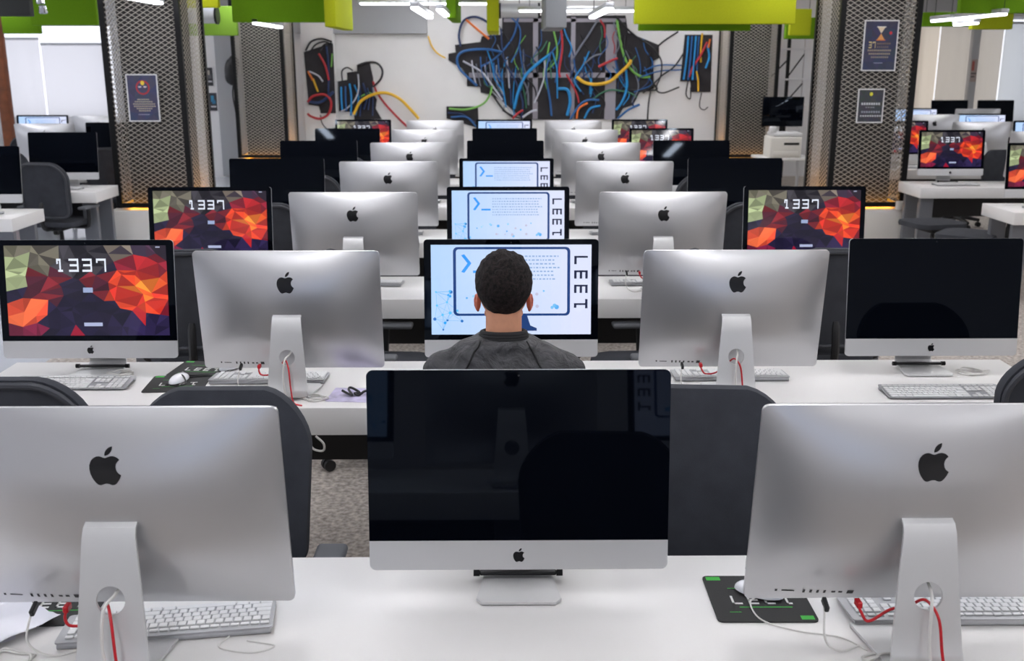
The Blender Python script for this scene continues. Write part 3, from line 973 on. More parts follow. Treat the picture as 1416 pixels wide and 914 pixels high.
cable('keyboard_lead', [(-0.60, 1.885, DZ + 0.004), (-0.61, 1.845, DZ + 0.0025), (-0.54, 1.825, DZ + 0.0025), (-0.50, 1.85, DZ + 0.0025), (-0.56, 1.87, DZ + 0.0025)], 0.0018, WHITEC, 'thin white lead looped in front of the askew keyboard')
cable('earphones', [(-1.27, 3.60, DZ + 0.006), (-1.23, 3.575, DZ + 0.006), (-1.20, 3.60, DZ + 0.006), (-1.22, 3.63, DZ + 0.03), (-1.25, 3.655, DZ + 0.008), (-1.18, 3.69, DZ + 0.006), (-1.05, 3.70, DZ + 0.004)], 0.003, BLACKC, 'black earphones tangled on the nearer second row mat')
cable('hanging_lead', [(-0.68, 3.33, 0.63), (-0.655, 3.335, 0.60), (-0.66, 3.34, 0.572), (-0.70, 3.36, 0.575), (-0.72, 3.42, 0.60), (-0.71, 3.5, 0.60)], 0.004, WHITEC, 'white lead looping below the edge of the second row desk')

# lilac sheet with black earphones on it
bm = bmesh.new(); prism(bm, rrect(0.19, 0.155, 0.004, 3), lambda a, b: (a, b, 0.0004), 0.0012, (0, 0, 1))
o = obj('leaflet', bm, PURPLE, None, (-0.555, 3.475, DZ), (0, 0, R(-5)), ang=30)
tag(o, 'lilac printed leaflet on the second row desk behind the front centre screen', 'leaflet')
q = random.Random(11)
cable('earphones', [(-0.605 + 0.009 * i + q.uniform(-0.02, 0.02), 3.475 + q.uniform(-0.035, 0.035), DZ + 0.0065 + q.uniform(0, 0.012)) for i in range(14)], 0.0045, BLACKC, 'black earphones lying on the lilac leaflet')
# crumpled papers at left
def sheet(loc, rz, seed, label):
    bm = bmesh.new(); N = 10; w, h = 0.15, 0.21
    q = random.Random(seed); ph = q.uniform(0, 9)
    top = [[bm.verts.new(((i / N - 0.5) * w, (j / N - 0.5) * h, 0.004 + 0.012 * abs(noise.noise(Vector((i * 0.28 + ph, j * 0.28, ph)))) + 0.02 * max(0, i / N - 0.7))) for i in range(N + 1)] for j in range(N + 1)]
    bot = [[bm.verts.new(v.co - Vector((0, 0, 0.0006))) for v in r_] for r_ in top]
    for j in range(N):
        for i in range(N):
            bm.faces.new((top[j][i], top[j][i + 1], top[j + 1][i + 1], top[j + 1][i]))
            bm.faces.new((bot[j][i], bot[j + 1][i], bot[j + 1][i + 1], bot[j][i + 1]))
    o = obj('paper_sheet', bm, PAPER, None, loc, (0, 0, rz), ang=50)
    tag(o, label, 'paper', 'white papers at the left end of the front desk')
sheet((-1.14, 1.945, DZ - 0.003), R(20), 1, 'crumpled white paper left of the front left computer, lower sheet')
sheet((-1.09, 1.90, DZ + 0.010), R(-35), 2, 'crumpled white paper left of the front left computer, upper sheet')

# ---- chairs
def near_chair(k, x, back_y, label, rz=0.0): make_chair((x, back_y + 0.26, 0), rz, label)
def far_chair(k, x, back_y, label, rz=0.0): make_chair((x, back_y - 0.26, 0), pi + rz, label)
far_chair(1, -0.80, 2.70, 'dark grey office chair behind the front left computer')
far_chair(1, 0.505, 2.70, 'dark grey office chair between front centre and front right computers', R(-4))
near_chair(2, -1.47, 2.75, 'dark office chair seen from behind at second row red lock screen')
near_chair(2, 1.775, 2.99, 'dark office chair at the right edge before second row')
near_chair(2, 0, 2.66, 'office chair the person is sitting on')
make_chair((-0.62, 4.71, 0), R(-92), 'office chair turned sideways behind second row left computer')
make_chair((0.66, 4.71, 0), R(92), 'office chair turned sideways behind second row right computer')
for k in range(3, 8):
    for c in (-2, 0, 2):
        near_chair(k, c * SPC + (0.02 if c else 0.06 * (1 if k % 2 else -1)), NEAR + ry(k) - 0.20, 'dark office chair tucked under the %s desk at the %s' % (ORD[k], SEATW[c]), rnd.uniform(-0.08, 0.08))
    for c in (-1, 1):
        far_chair(k, c * SPC + rnd.uniform(-0.04, 0.04), NEAR + 0.57 + ry(k) + 0.34, 'dark office chair on the far side of the %s desk, %s' % (ORD[k], SEATW[c]), rnd.uniform(-0.1, 0.1))
near_chair(1, 0.22, 1.18, 'office chair pulled up before the front centre computer', R(10))

# ---- side blocks (computers, desks and chairs beyond the aisles)
SIDE = [
    # near edge y, desk x centre, desk width, side word, row word, computers (x, kind, faces viewer)
    (7.78, -5.73, 3.92, 'left', 'nearest row', [(-4.16, 'off', 1), (-4.95, 'off', 0)]),
    (9.45, -5.73, 3.92, 'left', 'second row', [(-4.19, 'off', 1), (-4.98, 'off', 0)]),
    (11.12, -6.02, 3.92, 'left', 'third row', [(-4.30, 'off', 1), (-4.98, 'off', 0), (-5.90, 'pale', 1)]),
    (12.79, -5.90, 3.92, 'left', 'fourth row', [(-5.03, 'off', 0), (-5.82, 'pale', 1), (-6.62, 'off', 0)]),
    (8.03, 6.00, 3.92, 'right', 'nearest row', [(4.44, 'lock', 1), (5.23, 'off', 0)]),
    (9.70, 5.92, 3.92, 'right', 'second row', [(4.38, 'lock', 1), (5.17, 'off', 0), (5.96, 'lock', 1)]),
    (11.37, 6.00, 3.92, 'right', 'third row', [(4.50, 'lock', 1), (5.33, 'off', 0), (6.12, 'pale', 1)]),
    (13.03, 6.40, 3.92, 'right', 'fourth row', [(5.48, 'off', 0), (6.20, 'pale', 1), (6.99, 'off', 0)]),
    (14.70, 6.60, 3.92, 'right', 'fifth row', [(6.00, 'pale', 1), (6.80, 'off', 0)]),
    (18.00, 8.30, 3.92, 'right', 'rearmost row', [(7.90, 'off', 1), (8.72, 'off', 1)]),
]
PLACE = ['nearest aisle', 'second from aisle', 'third from aisle']
for y0, dx, dw, side, rw, comps in SIDE:
    make_desk(dx, y0, dw, 'white bench desk of the %s in the %s-hand block' % (rw, side), 'white desks of the side blocks')
    for i, (x, kind, face) in enumerate(comps):
        if face:
            make_computer(kind, (x, y0 + 0.428, DZ), 0, 'silver %s, %s of %s block, %s' % (LOOK[kind], rw, side, PLACE[i]), 'computers of the side blocks')
        else:
            make_computer(kind, (x, y0 + 0.166, DZ), pi, 'silver computer seen from behind, %s of %s block, %s' % (rw, side, PLACE[i]), 'computers of the side blocks')
        kb(x, y0 + (0.21 if face else 0.37), 0 if face else pi, 'keyboard on the %s desk of the %s-hand block, %s' % (rw, side, PLACE[i]))
        if rw in ('second row', 'third row', 'fourth row') and i < 2 and not (side == 'right' and face):
            if face: near_chair(0, x + 0.05, y0 - 0.22, 'dark chair before the %s desk of the %s block, %s' % (rw, side, PLACE[i]), rnd.uniform(-.3, .3))
            else: far_chair(0, x, y0 + 0.57 + 0.34, 'dark chair behind the %s desk of the %s block, %s' % (rw, side, PLACE[i]), rnd.uniform(-.3, .3))
def make_stool(loc, rz, label):
    if 'stool' in PROTO: return dup(PROTO['stool'], loc, rz, label, 'low swivel stools in the right block')
    t = thing('swivel_stool', label, 'stool', loc, rz, 'low swivel stools in the right block')
    for ch in kids(PROTO['chair']):
        nm = ch.name.split('.')[0]
        if nm in ('seat', 'mechanism', 'gas_lift', 'base_spoke'):
            c = ch.copy(); COL.objects.link(c); c.parent = t
            for g in kids(ch):
                d = g.copy(); COL.objects.link(d); d.parent = c
    PROTO['stool'] = t
    return t
make_stool((3.93, 9.27, 0), 0.2, 'dark swivel stool before the right block, nearer the pillar')
make_stool((3.98, 8.62, 0), 0.9, 'dark swivel stool at the near end of the right block')

# ================================================================== PERSON
def build_person():
    px, py = -0.03, 2.90
    t = thing('person', 'person in dark grey jacket with short black hair, sitting with back to the viewer', 'person', (px, py, 0), 0)
    def fill(bm, grow=0.0, parts=('torso', 'arms', 'legs', 'neck', 'head', 'hands')):
        if 'torso' in parts:
            # stacked cross-sections (z, half width, half depth, y centre)
            secs = [(0.47, 0.165, 0.115, -0.03), (0.56, 0.165, 0.115, -0.03), (0.68, 0.150, 0.105, -0.02), (0.80, 0.155, 0.108, -0.01), (0.90, 0.170, 0.112, 0.0), (0.97, 0.180, 0.105, 0.0), (1.02, 0.175, 0.090, 0.0), (1.055, 0.140, 0.075, 0.0), (1.085, 0.092, 0.064, 0.002), (1.105, 0.060, 0.054, 0.005)]
            rings = []
            for z, a, b, yc in secs:
                rings.append([bm.verts.new(((a + grow) * abs(cos(th)) ** 0.85 * (1 if cos(th) > 0 else -1), yc + (b + grow) * abs(sin(th)) ** 0.9 * (1 if sin(th) > 0 else -1), z)) for th in [2 * pi * k / 28 for k in range(28)]])
            for A, B in zip(rings, rings[1:]):
                for k in range(28): bm.faces.new((A[k], A[(k + 1) % 28], B[(k + 1) % 28], B[k]))
            bm.faces.new(rings[0][::-1]); bm.faces.new(rings[-1])
        g = grow
        if 'arms' in parts:
            for s in (-1, 1):
                sh = (s * 0.165, 0.0, 0.985); el = (s * 0.245, 0.16, 0.79); wr = (s * 0.135, 0.42, 0.785)
                limb(bm, [(s * 0.10, 0, 1.03), sh], [0.042 + g, 0.056 + g])
                limb(bm, [sh, (s * 0.208, 0.08, 0.89), el], [0.058 + g, 0.049 + g, 0.041 + g])
                limb(bm, [el, (s * 0.205, 0.26, 0.79), wr], [0.041 + g, 0.038 + g, 0.026 + g])
        if 'hands' in parts:
            for s in (-1, 1):
                w = Vector((s * 0.135, 0.42, 0.785)); d = Vector((-s * 0.16, 0.98, -0.10)).normalized(); side = Vector((s, 0.16, 0)).normalized()
                ball(bm, w + d * 0.055, (0.040, 0.050, 0.016), 14)
                limb(bm, [w, w + d * 0.03], [0.024, 0.022])
                for f, (off, ln) in enumerate(((-0.028, 0.070), (-0.010, 0.080), (0.009, 0.075), (0.027, 0.060))):
                    b = w + d * 0.092 + side * off
                    m = b + d * ln * 0.45 + Vector((0, 0, 0.008)); e = m + d * ln * 0.40 + Vector((0, 0, -0.020))
                    limb(bm, [w + d * 0.06 + side * off * 0.8, b, m, e], [0.010, 0.0095, 0.0088, 0.0075], 8)
                b = w + d * 0.03 - side * 0.034
                limb(bm, [w + d * 0.025 - side * 0.02, b, b + d * 0.035 - side * 0.014 - Vector((0, 0, 0.006)), b + d * 0.06 - side * 0.010 - Vector((0, 0, 0.012))], [0.013, 0.0125, 0.010, 0.008], 8)
        if 'legs' in parts:
            for s in (-1, 1):
                limb(bm, [(s * 0.085, -0.02, 0.55), (s * 0.12, 0.20, 0.555), (s * 0.15, 0.40, 0.53)], [0.082 + g, 0.074 + g, 0.056 + g])
                limb(bm, [(s * 0.15, 0.40, 0.53), (s * 0.15, 0.39, 0.34), (s * 0.15, 0.36, 0.09)], [0.056 + g, 0.052 + g, 0.036 + g])
        if 'feet' in parts:
            for s in (-1, 1):
                limb(bm, [(s * 0.15, 0.34, 0.045), (s * 0.155, 0.44, 0.04), (s * 0.16, 0.53, 0.032)], [0.040 + g, 0.042 + g, 0.029 + g])
        if 'neck' in parts:
            tube(bm, [(0, 0.0, 1.04), (0, 0.012, 1.10), (0, 0.028, 1.20)], [0.066, 0.0535, 0.053], 20)
        if 'head' in parts:
            hd(bm)
    HC = Vector((0, 0.045, 1.216))
    def hd(bm):
        ball(bm, HC + Vector((0, -0.002, 0.018)), (0.0745, 0.095, 0.090), 28)          # cranium
        ball(bm, HC + Vector((0, 0.034, -0.040)), (0.055, 0.062, 0.070), 24)           # face
        ball(bm, HC + Vector((0, 0.068, -0.088)), (0.030, 0.024, 0.022), 16)           # chin
        for s in (-1, 1):
            limb(bm, [HC + Vector((s * 0.044, 0.02, -0.060)), HC + Vector((s * 0.026, 0.060, -0.088))], [0.015, 0.015])
            ball(bm, HC + Vector((s * 0.038, 0.064, -0.034)), (0.020, 0.020, 0.020), 12)   # cheek
            limb(bm, [HC + Vector((s * 0.012, 0.092, 0.012)), HC + Vector((s * 0.045, 0.078, 0.012))], [0.010, 0.009])  # brow
        for s in (-1, 1):
            limb(bm, [HC + Vector((s * 0.019, 0.083, 0.007)), HC + Vector((s * 0.030, 0.086, 0.009)), HC + Vector((s * 0.042, 0.078, 0.005))], [0.005] * 3, 8)
            limb(bm, [HC + Vector((s * 0.019, 0.082, -0.011)), HC + Vector((s * 0.030, 0.084, -0.013)), HC + Vector((s * 0.042, 0.077, -0.010))], [0.005] * 3, 8)
        limb(bm, [HC + Vector((0, 0.088, 0.0)), HC + Vector((0, 0.108, -0.034))], [0.009, 0.013])    # nose
        for s in (-1, 1): ball(bm, HC + Vector((s * 0.011, 0.098, -0.038)), 0.009, 10)
        limb(bm, [HC + Vector((-0.018, 0.086, -0.062)), HC + Vector((0.018, 0.086, -0.062))], [0.007, 0.007])
        limb(bm, [HC + Vector((-0.014, 0.086, -0.071)), HC + Vector((0.014, 0.086, -0.071))], [0.007, 0.007])
    bm = bmesh.new(); fill(bm, 0, ('torso', 'arms', 'legs', 'neck', 'head', 'hands', 'feet'))
    obj('body', fuse('body', bm, 0.0045, SKIN, 3), None, t)
    # ears: a rim and a bowl each
    for s in (-1, 1):
        bm = bmesh.new()
        c = HC + Vector((s * 0.069, 0.006, -0.024))
        rim = [c + Vector((s * (0.006 + 0.010 * (1 if cos(a) < 0 else 0.4) * abs(cos(a))), -0.016 * cos(a) * -1 * -1, 0.0245 * sin(a))) for a in [R(-70 + 40 * k) for k in range(9)]]
        limb(bm, rim, [0.0048] * 9, 8)
        ball(bm, c + Vector((s * 0.003, -0.002, 0.002)), (0.005, 0.013, 0.022), 14)
        obj('ear', fuse('ear', bm, 0.0025, EARS, 2), None, t)
        bm = bmesh.new(); ball(bm, HC + Vector((s * 0.030, 0.0765, -0.002)), 0.0112, 16)
        e = obj('eye', bm, mat('eye_white', (230, 228, 224), 0.2), t)
        bm = bmesh.new(); ball(bm, HC + Vector((s * 0.030, 0.0843, -0.002)), 0.0050, 12)
        obj('iris', bm, mat('iris_brown', (50, 32, 22), 0.2), e)
    # hair: a cap over the skull, cut above brow and ears, tapering at the nape
    bm = bmesh.new()
    NA, NB = 72, 30
    C0 = HC + Vector((0, -0.002, 0.018))
    grid = []
    for j in range(NB + 1):
        row = []
        for i in range(NA):
            a = 2 * pi * i / NA           # 0 = front (+y)
            back = 0.5 - 0.5 * cos(a)     # 0 front, 1 back
            side = abs(sin(a))
            # lowest polar angle of the hair line
            low = R(66) + R(76) * back ** 1.2
            low -= R(4) * max(0, side ** 4 - 0.1) * (1 if back > 0.5 else 0.35)
            th = low * j / NB
            d = Vector((sin(a) * sin(th), cos(a) * sin(th), cos(th)))
            edge = (j / NB)
            thick = 0.0165 * (1 - edge ** 2.4 * (0.93 if back > 0.3 else 0.75)) + 0.0030
            thick += 0.006 * max(0, cos(th)) + 0.0075 * noise.noise(d * 5.5) * (1 - edge ** 2) + 0.0028 * noise.noise(d * 26) * (1 - edge)
            low_in = max(0, -d.z)
            p = Vector((d.x * (0.0745 - 0.016 * low_in), d.y * (0.095 - 0.026 * low_in if d.y < 0 else 0.095), d.z * (0.090 + 0.012 * low_in)))
            row.append(bm.verts.new(C0 + p + d * thick))
        grid.append(row)
    for j in range(1, NB):
        for i in range(NA):
            bm.faces.new((grid[j][i], grid[j][(i + 1) % NA], grid[j + 1][(i + 1) % NA], grid[j + 1][i]))
    tp = bm.verts.new(sum((v.co for v in grid[0]), Vector()) / NA)
    for v in grid[0]: bm.verts.remove(v)
    for i in range(NA): bm.faces.new((grid[1][i], grid[1][(i + 1) % NA], tp))
    inner = [bm.verts.new(C0 + (v.co - C0) * 0.90) for v in grid[NB]]
    for i in range(NA): bm.faces.new((grid[NB][i], grid[NB][(i + 1) % NA], inner[(i + 1) % NA], inner[i]))
    obj('hair', bm, HAIR, t, ang=180)
    # jacket with collar, trousers, shoes
    bm = bmesh.new(); fill(bm, 0.019, ('torso', 'arms'))
    for s in (-1, 1): ball(bm, (s * 0.186, -0.002, 0.962), (0.052, 0.07, 0.07), 16)
    me = fuse('jacket', bm, 0.007, JACKET, 7)
    for v in me.vertices:
        p = v.co
        n_ = noise.noise(Vector((p.x * 7, p.y * 7, p.z * 19))) * 0.009 + noise.noise(Vector((p.x * 15 + 4, p.y * 16, p.z * 42))) * 0.005
        v.co = p + v.normal * n_
    jk = obj('jacket', me, None, t)
    bm = bmesh.new()
    prof = []
    for k in range(33):
        a = 2 * pi * k / 32
        prof.append(Vector((0.0635 * cos(a), 0.012 + 0.062 * sin(a), 1.094 + 0.008 * -sin(a))))
    for q in range(3):
        tube(bm, [p + Vector((0, 0, 0.008 * q)) + Vector((p.x, p.y, 0)) * (0.10 - 0.05 * q) for p in prof], 0.008, 8)
    obj('collar', bm, SEAM, jk)
    for s in (-1, 1):
        pts = []
        for k in range(12):
            u = k / 11
            x = s * (0.066 + 0.100 * u); z = 1.098 - 0.19 * u ** 1.15
            # lay the seam on the back of the jacket
            best = -1; bx = None
            hit = None
            for v in me.vertices:
                if v.co.y < 0.03:
                    dd = (v.co.x - x) ** 2 + (v.co.z - z) ** 2
                    if hit is None or dd < hit[0] or (dd < 6e-5 and v.co.y < hit[1].y): hit = (dd, v.co.copy()) if hit is None or dd < hit[0] else hit
            pts.append(Vector((hit[1].x, hit[1].y - 0.001, hit[1].z)))
        bm = bmesh.new(); tube(bm, spline(pts, 3), 0.0028, 6)
        obj('raglan_seam', bm, SEAM, jk)
    bm = bmesh.new(); fill(bm, 0.011, ('legs',)); ball(bm, (0, -0.03, 0.54), (0.185, 0.135, 0.09), 20)
    obj('trousers', fuse('trousers', bm, 0.009, TROUS, 4), None, t)
    bm = bmesh.new(); fill(bm, 0.006, ('feet',))
    me = fuse('shoes', bm, 0.006, SHOE, 2)
    for v in me.vertices: v.co.z = max(0.002, v.co.z)
    obj('shoes', me, None, t)
build_person()

# ================================================================== PILLARS
def expanded(bm, w, h, fn, pw=0.078, ph=0.047, t=0.0062, dep=0.006):
    """expanded metal sheet: zigzag strands; fn(a, b, c) maps width, height, depth to 3D"""
    nx = int(round(w / pw)); pw = w / nx
    rows = int(round(h / (ph / 2)))
    hh = h / rows
    for j in range(rows):
        A = []
        for i in range(2 * nx + 1):
            a = i * pw / 2
            up = ((i + j) % 2 == 0)
            b = (j + (0.98 if up else 0.02)) * hh
            lean = dep * (0.8 if up else -0.8)
            A.append([bm.verts.new(fn(a, b + s * t / 2, lean + q * 0.0016)) for s, q in ((-1, -1), (1, -1), (1, 1), (-1, 1))])
        for p, q in zip(A, A[1:]):
            for k in range(4): bm.faces.new((p[k], p[(k + 1) % 4], q[(k + 1) % 4], q[k]))

PH0, PH1 = 0.45, 3.25
def pillar(x0, x1, y0, y1, label):
    w, d = x1 - x0, y1 - y0
    t = thing('mesh_clad_pillar', label, 'pillar', ((x0 + x1) / 2, (y0 + y1) / 2, 0), 0, 'mesh clad pillars')
    X, Y = w / 2, d / 2
    obj('plinth', bbox((0, 0, PH0 / 2 - 0.01), (w + 0.16, d + 0.16, PH0 - 0.02), 0.008, 2), PLINTH, t)
    obj('column_core', bbox((0, 0, (PH0 + PH1) / 2), (w * 0.70, d * 0.70, PH1 - PH0), 0.01, 2), CORE, t)
    for sx in (-1, 1):
        for sy in (-1, 1):
            obj('corner_post', bbox((sx * (X - 0.02), sy * (Y - 0.02), (PH0 + PH1) / 2), (0.055, 0.055, PH1 - PH0), 0.003, 1), STEELB, t)
    bm = bmesh.new()
    for z in (PH0 + 0.025, PH1 - 0.025):
        for sy in (-1, 1): box(bm, (0, sy * (Y - 0.02), z), (w - 0.09, 0.04, 0.045), 0.002, 1)
        for sx in (-1, 1): box(bm, (sx * (X - 0.02), 0, z), (0.04, d - 0.09, 0.045), 0.002, 1)
    obj('rails', bm, STEELB, t)
    h = PH1 - PH0 - 0.1
    for sy in (-1, 1):
        bm = bmesh.new(); expanded(bm, w - 0.09, h, lambda a, b, c: (-X + 0.045 + a, sy * (Y - 0.012) + c, PH0 + 0.05 + b))
        obj('mesh_panel', bm, MESHM, t, smooth=False)
    for sx in (-1, 1):
        bm = bmesh.new(); expanded(bm, d - 0.09, h, lambda a, b, c: (sx * (X - 0.012) + c, -Y + 0.045 + a, PH0 + 0.05 + b))
        obj('mesh_panel', bm, MESHM, t, smooth=False)
    for z in (PH0 + 0.016, PH1 - 0.10):
        bm = bmesh.new()
        for sy in (-1, 1): box(bm, (0, sy * (Y - 0.09), z), (w * 0.8, 0.03, 0.015), 0.003, 1)
        for sx in (-1, 1): box(bm, (sx * (X - 0.09), 0, z), (0.03, d * 0.6, 0.015), 0.003, 1)
        s = obj('light_strip', bm, AMBER, t); s['label'] = 'amber light strip glowing inside the mesh'
    return t
pillar(-3.94, -3.17, 10.42, 11.25, 'black framed pillar clad in metal mesh, left of the aisle, with one poster')
pillar(3.30, 4.09, 10.42, 11.25, 'black framed pillar clad in metal mesh, right, with two posters')
pillar(-4.12, -3.34, 16.1, 16.95, 'farther mesh clad pillar on the left beside the cable wall')
pillar(3.46, 4.22, 16.1, 16.95, 'farther mesh clad pillar on the right beside the cable wall')
# socket box at the foot of the right pillar
o = thing('socket_box', 'small white socket box on the right pillar plinth', 'socket', (4.02, 10.33, 0.432), 0)
obj('casing', bbox((0, 0, 0.045), (0.08, 0.045, 0.09), 0.008, 2), PLINTH, o)
bm = bmesh.new(); tube(bm, spline([(0.05, -0.01, 0.06), (0.09, -0.03, 0.05), (0.10, -0.04, -0.05), (0.10, -0.04, -0.16)], 5), 0.012, 8)
obj('plug_lead', bm, BLACKC, o)

# posters on the pillars
def poster(loc, w, h, label, draw, cat='poster', group='framed posters on the pillars'):
    t = thing('framed_poster', label, cat, loc, 0, group)
    bm = bmesh.new(); b = 0.012
    for (cx, cz, sx, sz) in ((0, h / 2 - b / 2, w, b), (0, -h / 2 + b / 2, w, b), (-w / 2 + b / 2, 0, b, h - 2 * b), (w / 2 - b / 2, 0, b, h - 2 * b)):
        box(bm, (cx, 0, cz), (sx, 0.012, sz), 0.001, 1)
    obj('frame', bm, FRAMEW, t)
    P = Pic(); draw(P)
    me = P.mesh('print', lambda u, v: Vector(((u - 0.5) * (w - 2 * b), -0.003, (0.5 - v) * (h - 2 * b))), (0, -1, 0), PRINT, 0.0004)
    obj('print', me, None, t)
    obj('backing', bbox((0, 0.002, 0), (w - 2 * b, 0.006, h - 2 * b)), BLACKP, t)
    return t
def grad(P, fn, nx=4, ny=6, seed=1):
    tri_field(P, 0, 0, 1, 1, nx, ny, fn, seed, 0.2)
def draw1(P):
    grad(P, lambda u, v, r: (58 + 14 * r.random(), 62 + 10 * r.random(), 88 + 14 * r.random()))
    o = [(0.52 + 0.24 * cos(a), 0.27 + 0.16 * sin(a)) for a in [2 * pi * k / 20 for k in range(20)]]
    i = [(0.52 + 0.19 * cos(a), 0.27 + 0.125 * sin(a)) for a in [2 * pi * k / 20 for k in range(20)]]
    for k in range(20): P.poly([o[k], o[(k + 1) % 20], i[(k + 1) % 20], i[k]], (176, 52, 58), 1)
    P.disc(0.52, 0.17, 0.05, (232, 206, 60), 2, 12, 1.4)
    for x in (0.42, 0.6): P.rect(x - 0.05, 0.24, x + 0.05, 0.27, (214, 206, 210), 2)
    for k, (a, b) in enumerate(((0.3, 0.7), (0.2, 0.82), (0.14, 0.86), (0.16, 0.9), (0.25, 0.78), (0.32, 0.7))):
        x = a
        while x < b:
            P.rect(x, 0.52 + k * 0.05, x + 0.05, 0.548 + k * 0.05, (176, 166, 148), 1); x += 0.07
    P.rect(0.3, 0.86, 0.68, 0.875, (150, 150, 170), 1)
def draw2(P):
    grad(P, lambda u, v, r: (50 + 12 * r.random(), 56 + 10 * r.random(), 78 + 16 * r.random()), seed=4)
    P.poly([(0.38, 0.12), (0.62, 0.12), (0.5, 0.25)], (232, 214, 186), 1); P.poly([(0.38, 0.38), (0.5, 0.25), (0.62, 0.38)], (226, 160, 90), 1)
    P.rect(0.36, 0.105, 0.64, 0.125, (240, 236, 226), 2); P.rect(0.36, 0.375, 0.64, 0.395, (214, 120, 60), 2)
    P.disc(0.8, 0.24, 0.035, (196, 50, 62), 1, 10, 1.4)
    for ch, x in (('3', 0.14), ('7', 0.26)):
        for a in BLOCK[ch]: P.rect(x + a[0] * 0.09, 0.42 + a[1] * 0.13, x + a[2] * 0.09, 0.42 + a[3] * 0.13, (226, 206, 140), 2)
    for k, (a, b, c) in enumerate(((0.4, 0.8, (120, 104, 92)), (0.4, 0.76, (110, 100, 96)), (0.12, 0.86, (158, 146, 124)), (0.16, 0.84, (158, 146, 124)), (0.24, 0.76, (140, 132, 120)))):
        x = a
        while x < b:
            P.rect(x, 0.44 + k * 0.07, x + 0.045, 0.475 + k * 0.07, c, 1); x += 0.062
    P.rect(0.34, 0.85, 0.62, 0.865, (140, 146, 168), 1)
def draw3(P):
    grad(P, lambda u, v, r: (58 + 12 * r.random(), 60 + 10 * r.random(), 66 + 12 * r.random()), seed=6)
    P.disc(0.5, 0.13, 0.06, (210, 206, 60), 1, 10, 1.2)
    for k, (a, b, hh, c) in enumerate(((0.12, 0.88, 0.07, (196, 200, 206)), (0.3, 0.7, 0.03, (150, 152, 160)), (0.14, 0.86, 0.06, (150, 156, 168)), (0.1, 0.9, 0.05, (190, 192, 196)))):
        x = a
        while x < b:
            P.rect(x, 0.4 + k * 0.13, x + 0.07, 0.4 + k * 0.13 + hh, c, 1); x += 0.1
poster((-3.58, 10.402, 1.545), 0.31, 0.46, 'framed dark blue poster with a red ring on the left mesh pillar', draw1)
poster((3.70, 10.402, 2.045), 0.34, 0.485, 'framed dark poster with an hourglass on the right mesh pillar', draw2)
poster((3.655, 10.402, 1.465), 0.265, 0.335, 'smaller framed poster below the hourglass poster on the right pillar', draw3)

# ================================================================== ROOM
FLOOR = mat_floor()
XL, XR, YF, YB1, YBS, ZC = -11.0, 12.0, -5.0, 17.6, 20.6, 3.3
struct('floor', bbox(((XL + XR) / 2, (YF + YBS) / 2, -0.05), (XR - XL, YBS - YF, 0.10)), FLOOR)
struct('ceiling', bbox(((XL + XR) / 2, (YF + YBS) / 2, ZC + 0.05), (XR - XL, YBS - YF, 0.10)), CEILM)
struct('wall_front', bbox(((XL + XR) / 2, YF - 0.05, ZC / 2), (XR - XL, 0.10, ZC)), WALLW)
struct('wall_back', bbox((0.05, YB1 + 0.10, ZC / 2), (11.3, 0.20, ZC)), WALLW)
# low bulkhead along the top of the cable wall
struct('trim_1', bbox((-2.55, YB1 - 0.06, 2.66), (2.6, 0.10, 0.62), 0.005), WALLG)
struct('trim_2', bbox((-3.05, YB1 - 0.10, 1.6), (0.52, 0.18, 3.18), 0.005), WALLW)
struct('trim_3', bbox((-4.55, YB1 - 0.05, 1.62), (0.42, 0.08, 3.2), 0.005), WALLG)
def wall_with_hole(name, axis, c, a0, a1, holes, m):
    """wall along x (axis 'x', at y=c) or along y (axis 'y', at x=c) with rectangular openings (lo, hi, z0, z1)"""
    bm = bmesh.new()
    def put(l, h, z0, z1):
        if h - l < 1e-4 or z1 - z0 < 1e-4: return
        if axis == 'x': box(bm, ((l + h) / 2, c, (z0 + z1) / 2), (h - l, 0.2, z1 - z0))
        else: box(bm, (c, (l + h) / 2, (z0 + z1) / 2), (0.2, h - l, z1 - z0))
    p = a0
    for lo, hi, z0, z1 in sorted(holes):
        put(p, lo, 0, ZC); put(lo, hi, 0, z0); put(lo, hi, z1, ZC); p = hi
    put(p, a1, 0, ZC)
    return struct(name, bm, m)
wall_with_hole('wall_back_left', 'x', YBS + 0.10, XL, -5.6, [(-9.85, -7.55, 0.8, 2.62)], WALLW)
wall_with_hole('wall_back_right', 'x', YBS + 0.10, 5.7, XR, [(8.05, 11.4, 0.7, 2.75)], WALLW)
wall_with_hole('wall_left', 'y', XL - 0.10, YF, YBS, [(2.0, 8.0, 0.8, 2.7), (10, 19.5, 0.8, 2.7)], WALLW)
wall_with_hole('wall_right', 'y', XR + 0.10, YF, YBS, [(2.0, 10.0, 0.8, 2.7)], WALLW)
struct('wall_return_left', bbox((-5.65, (YB1 + YBS) / 2 + 0.15, ZC / 2), (0.10, YBS - YB1 - 0.1, ZC)), WALLW)
struct('wall_return_right', bbox((5.75, (YB1 + YBS) / 2 + 0.15, ZC / 2), (0.10, YBS - YB1 - 0.1, ZC)), WALLW)

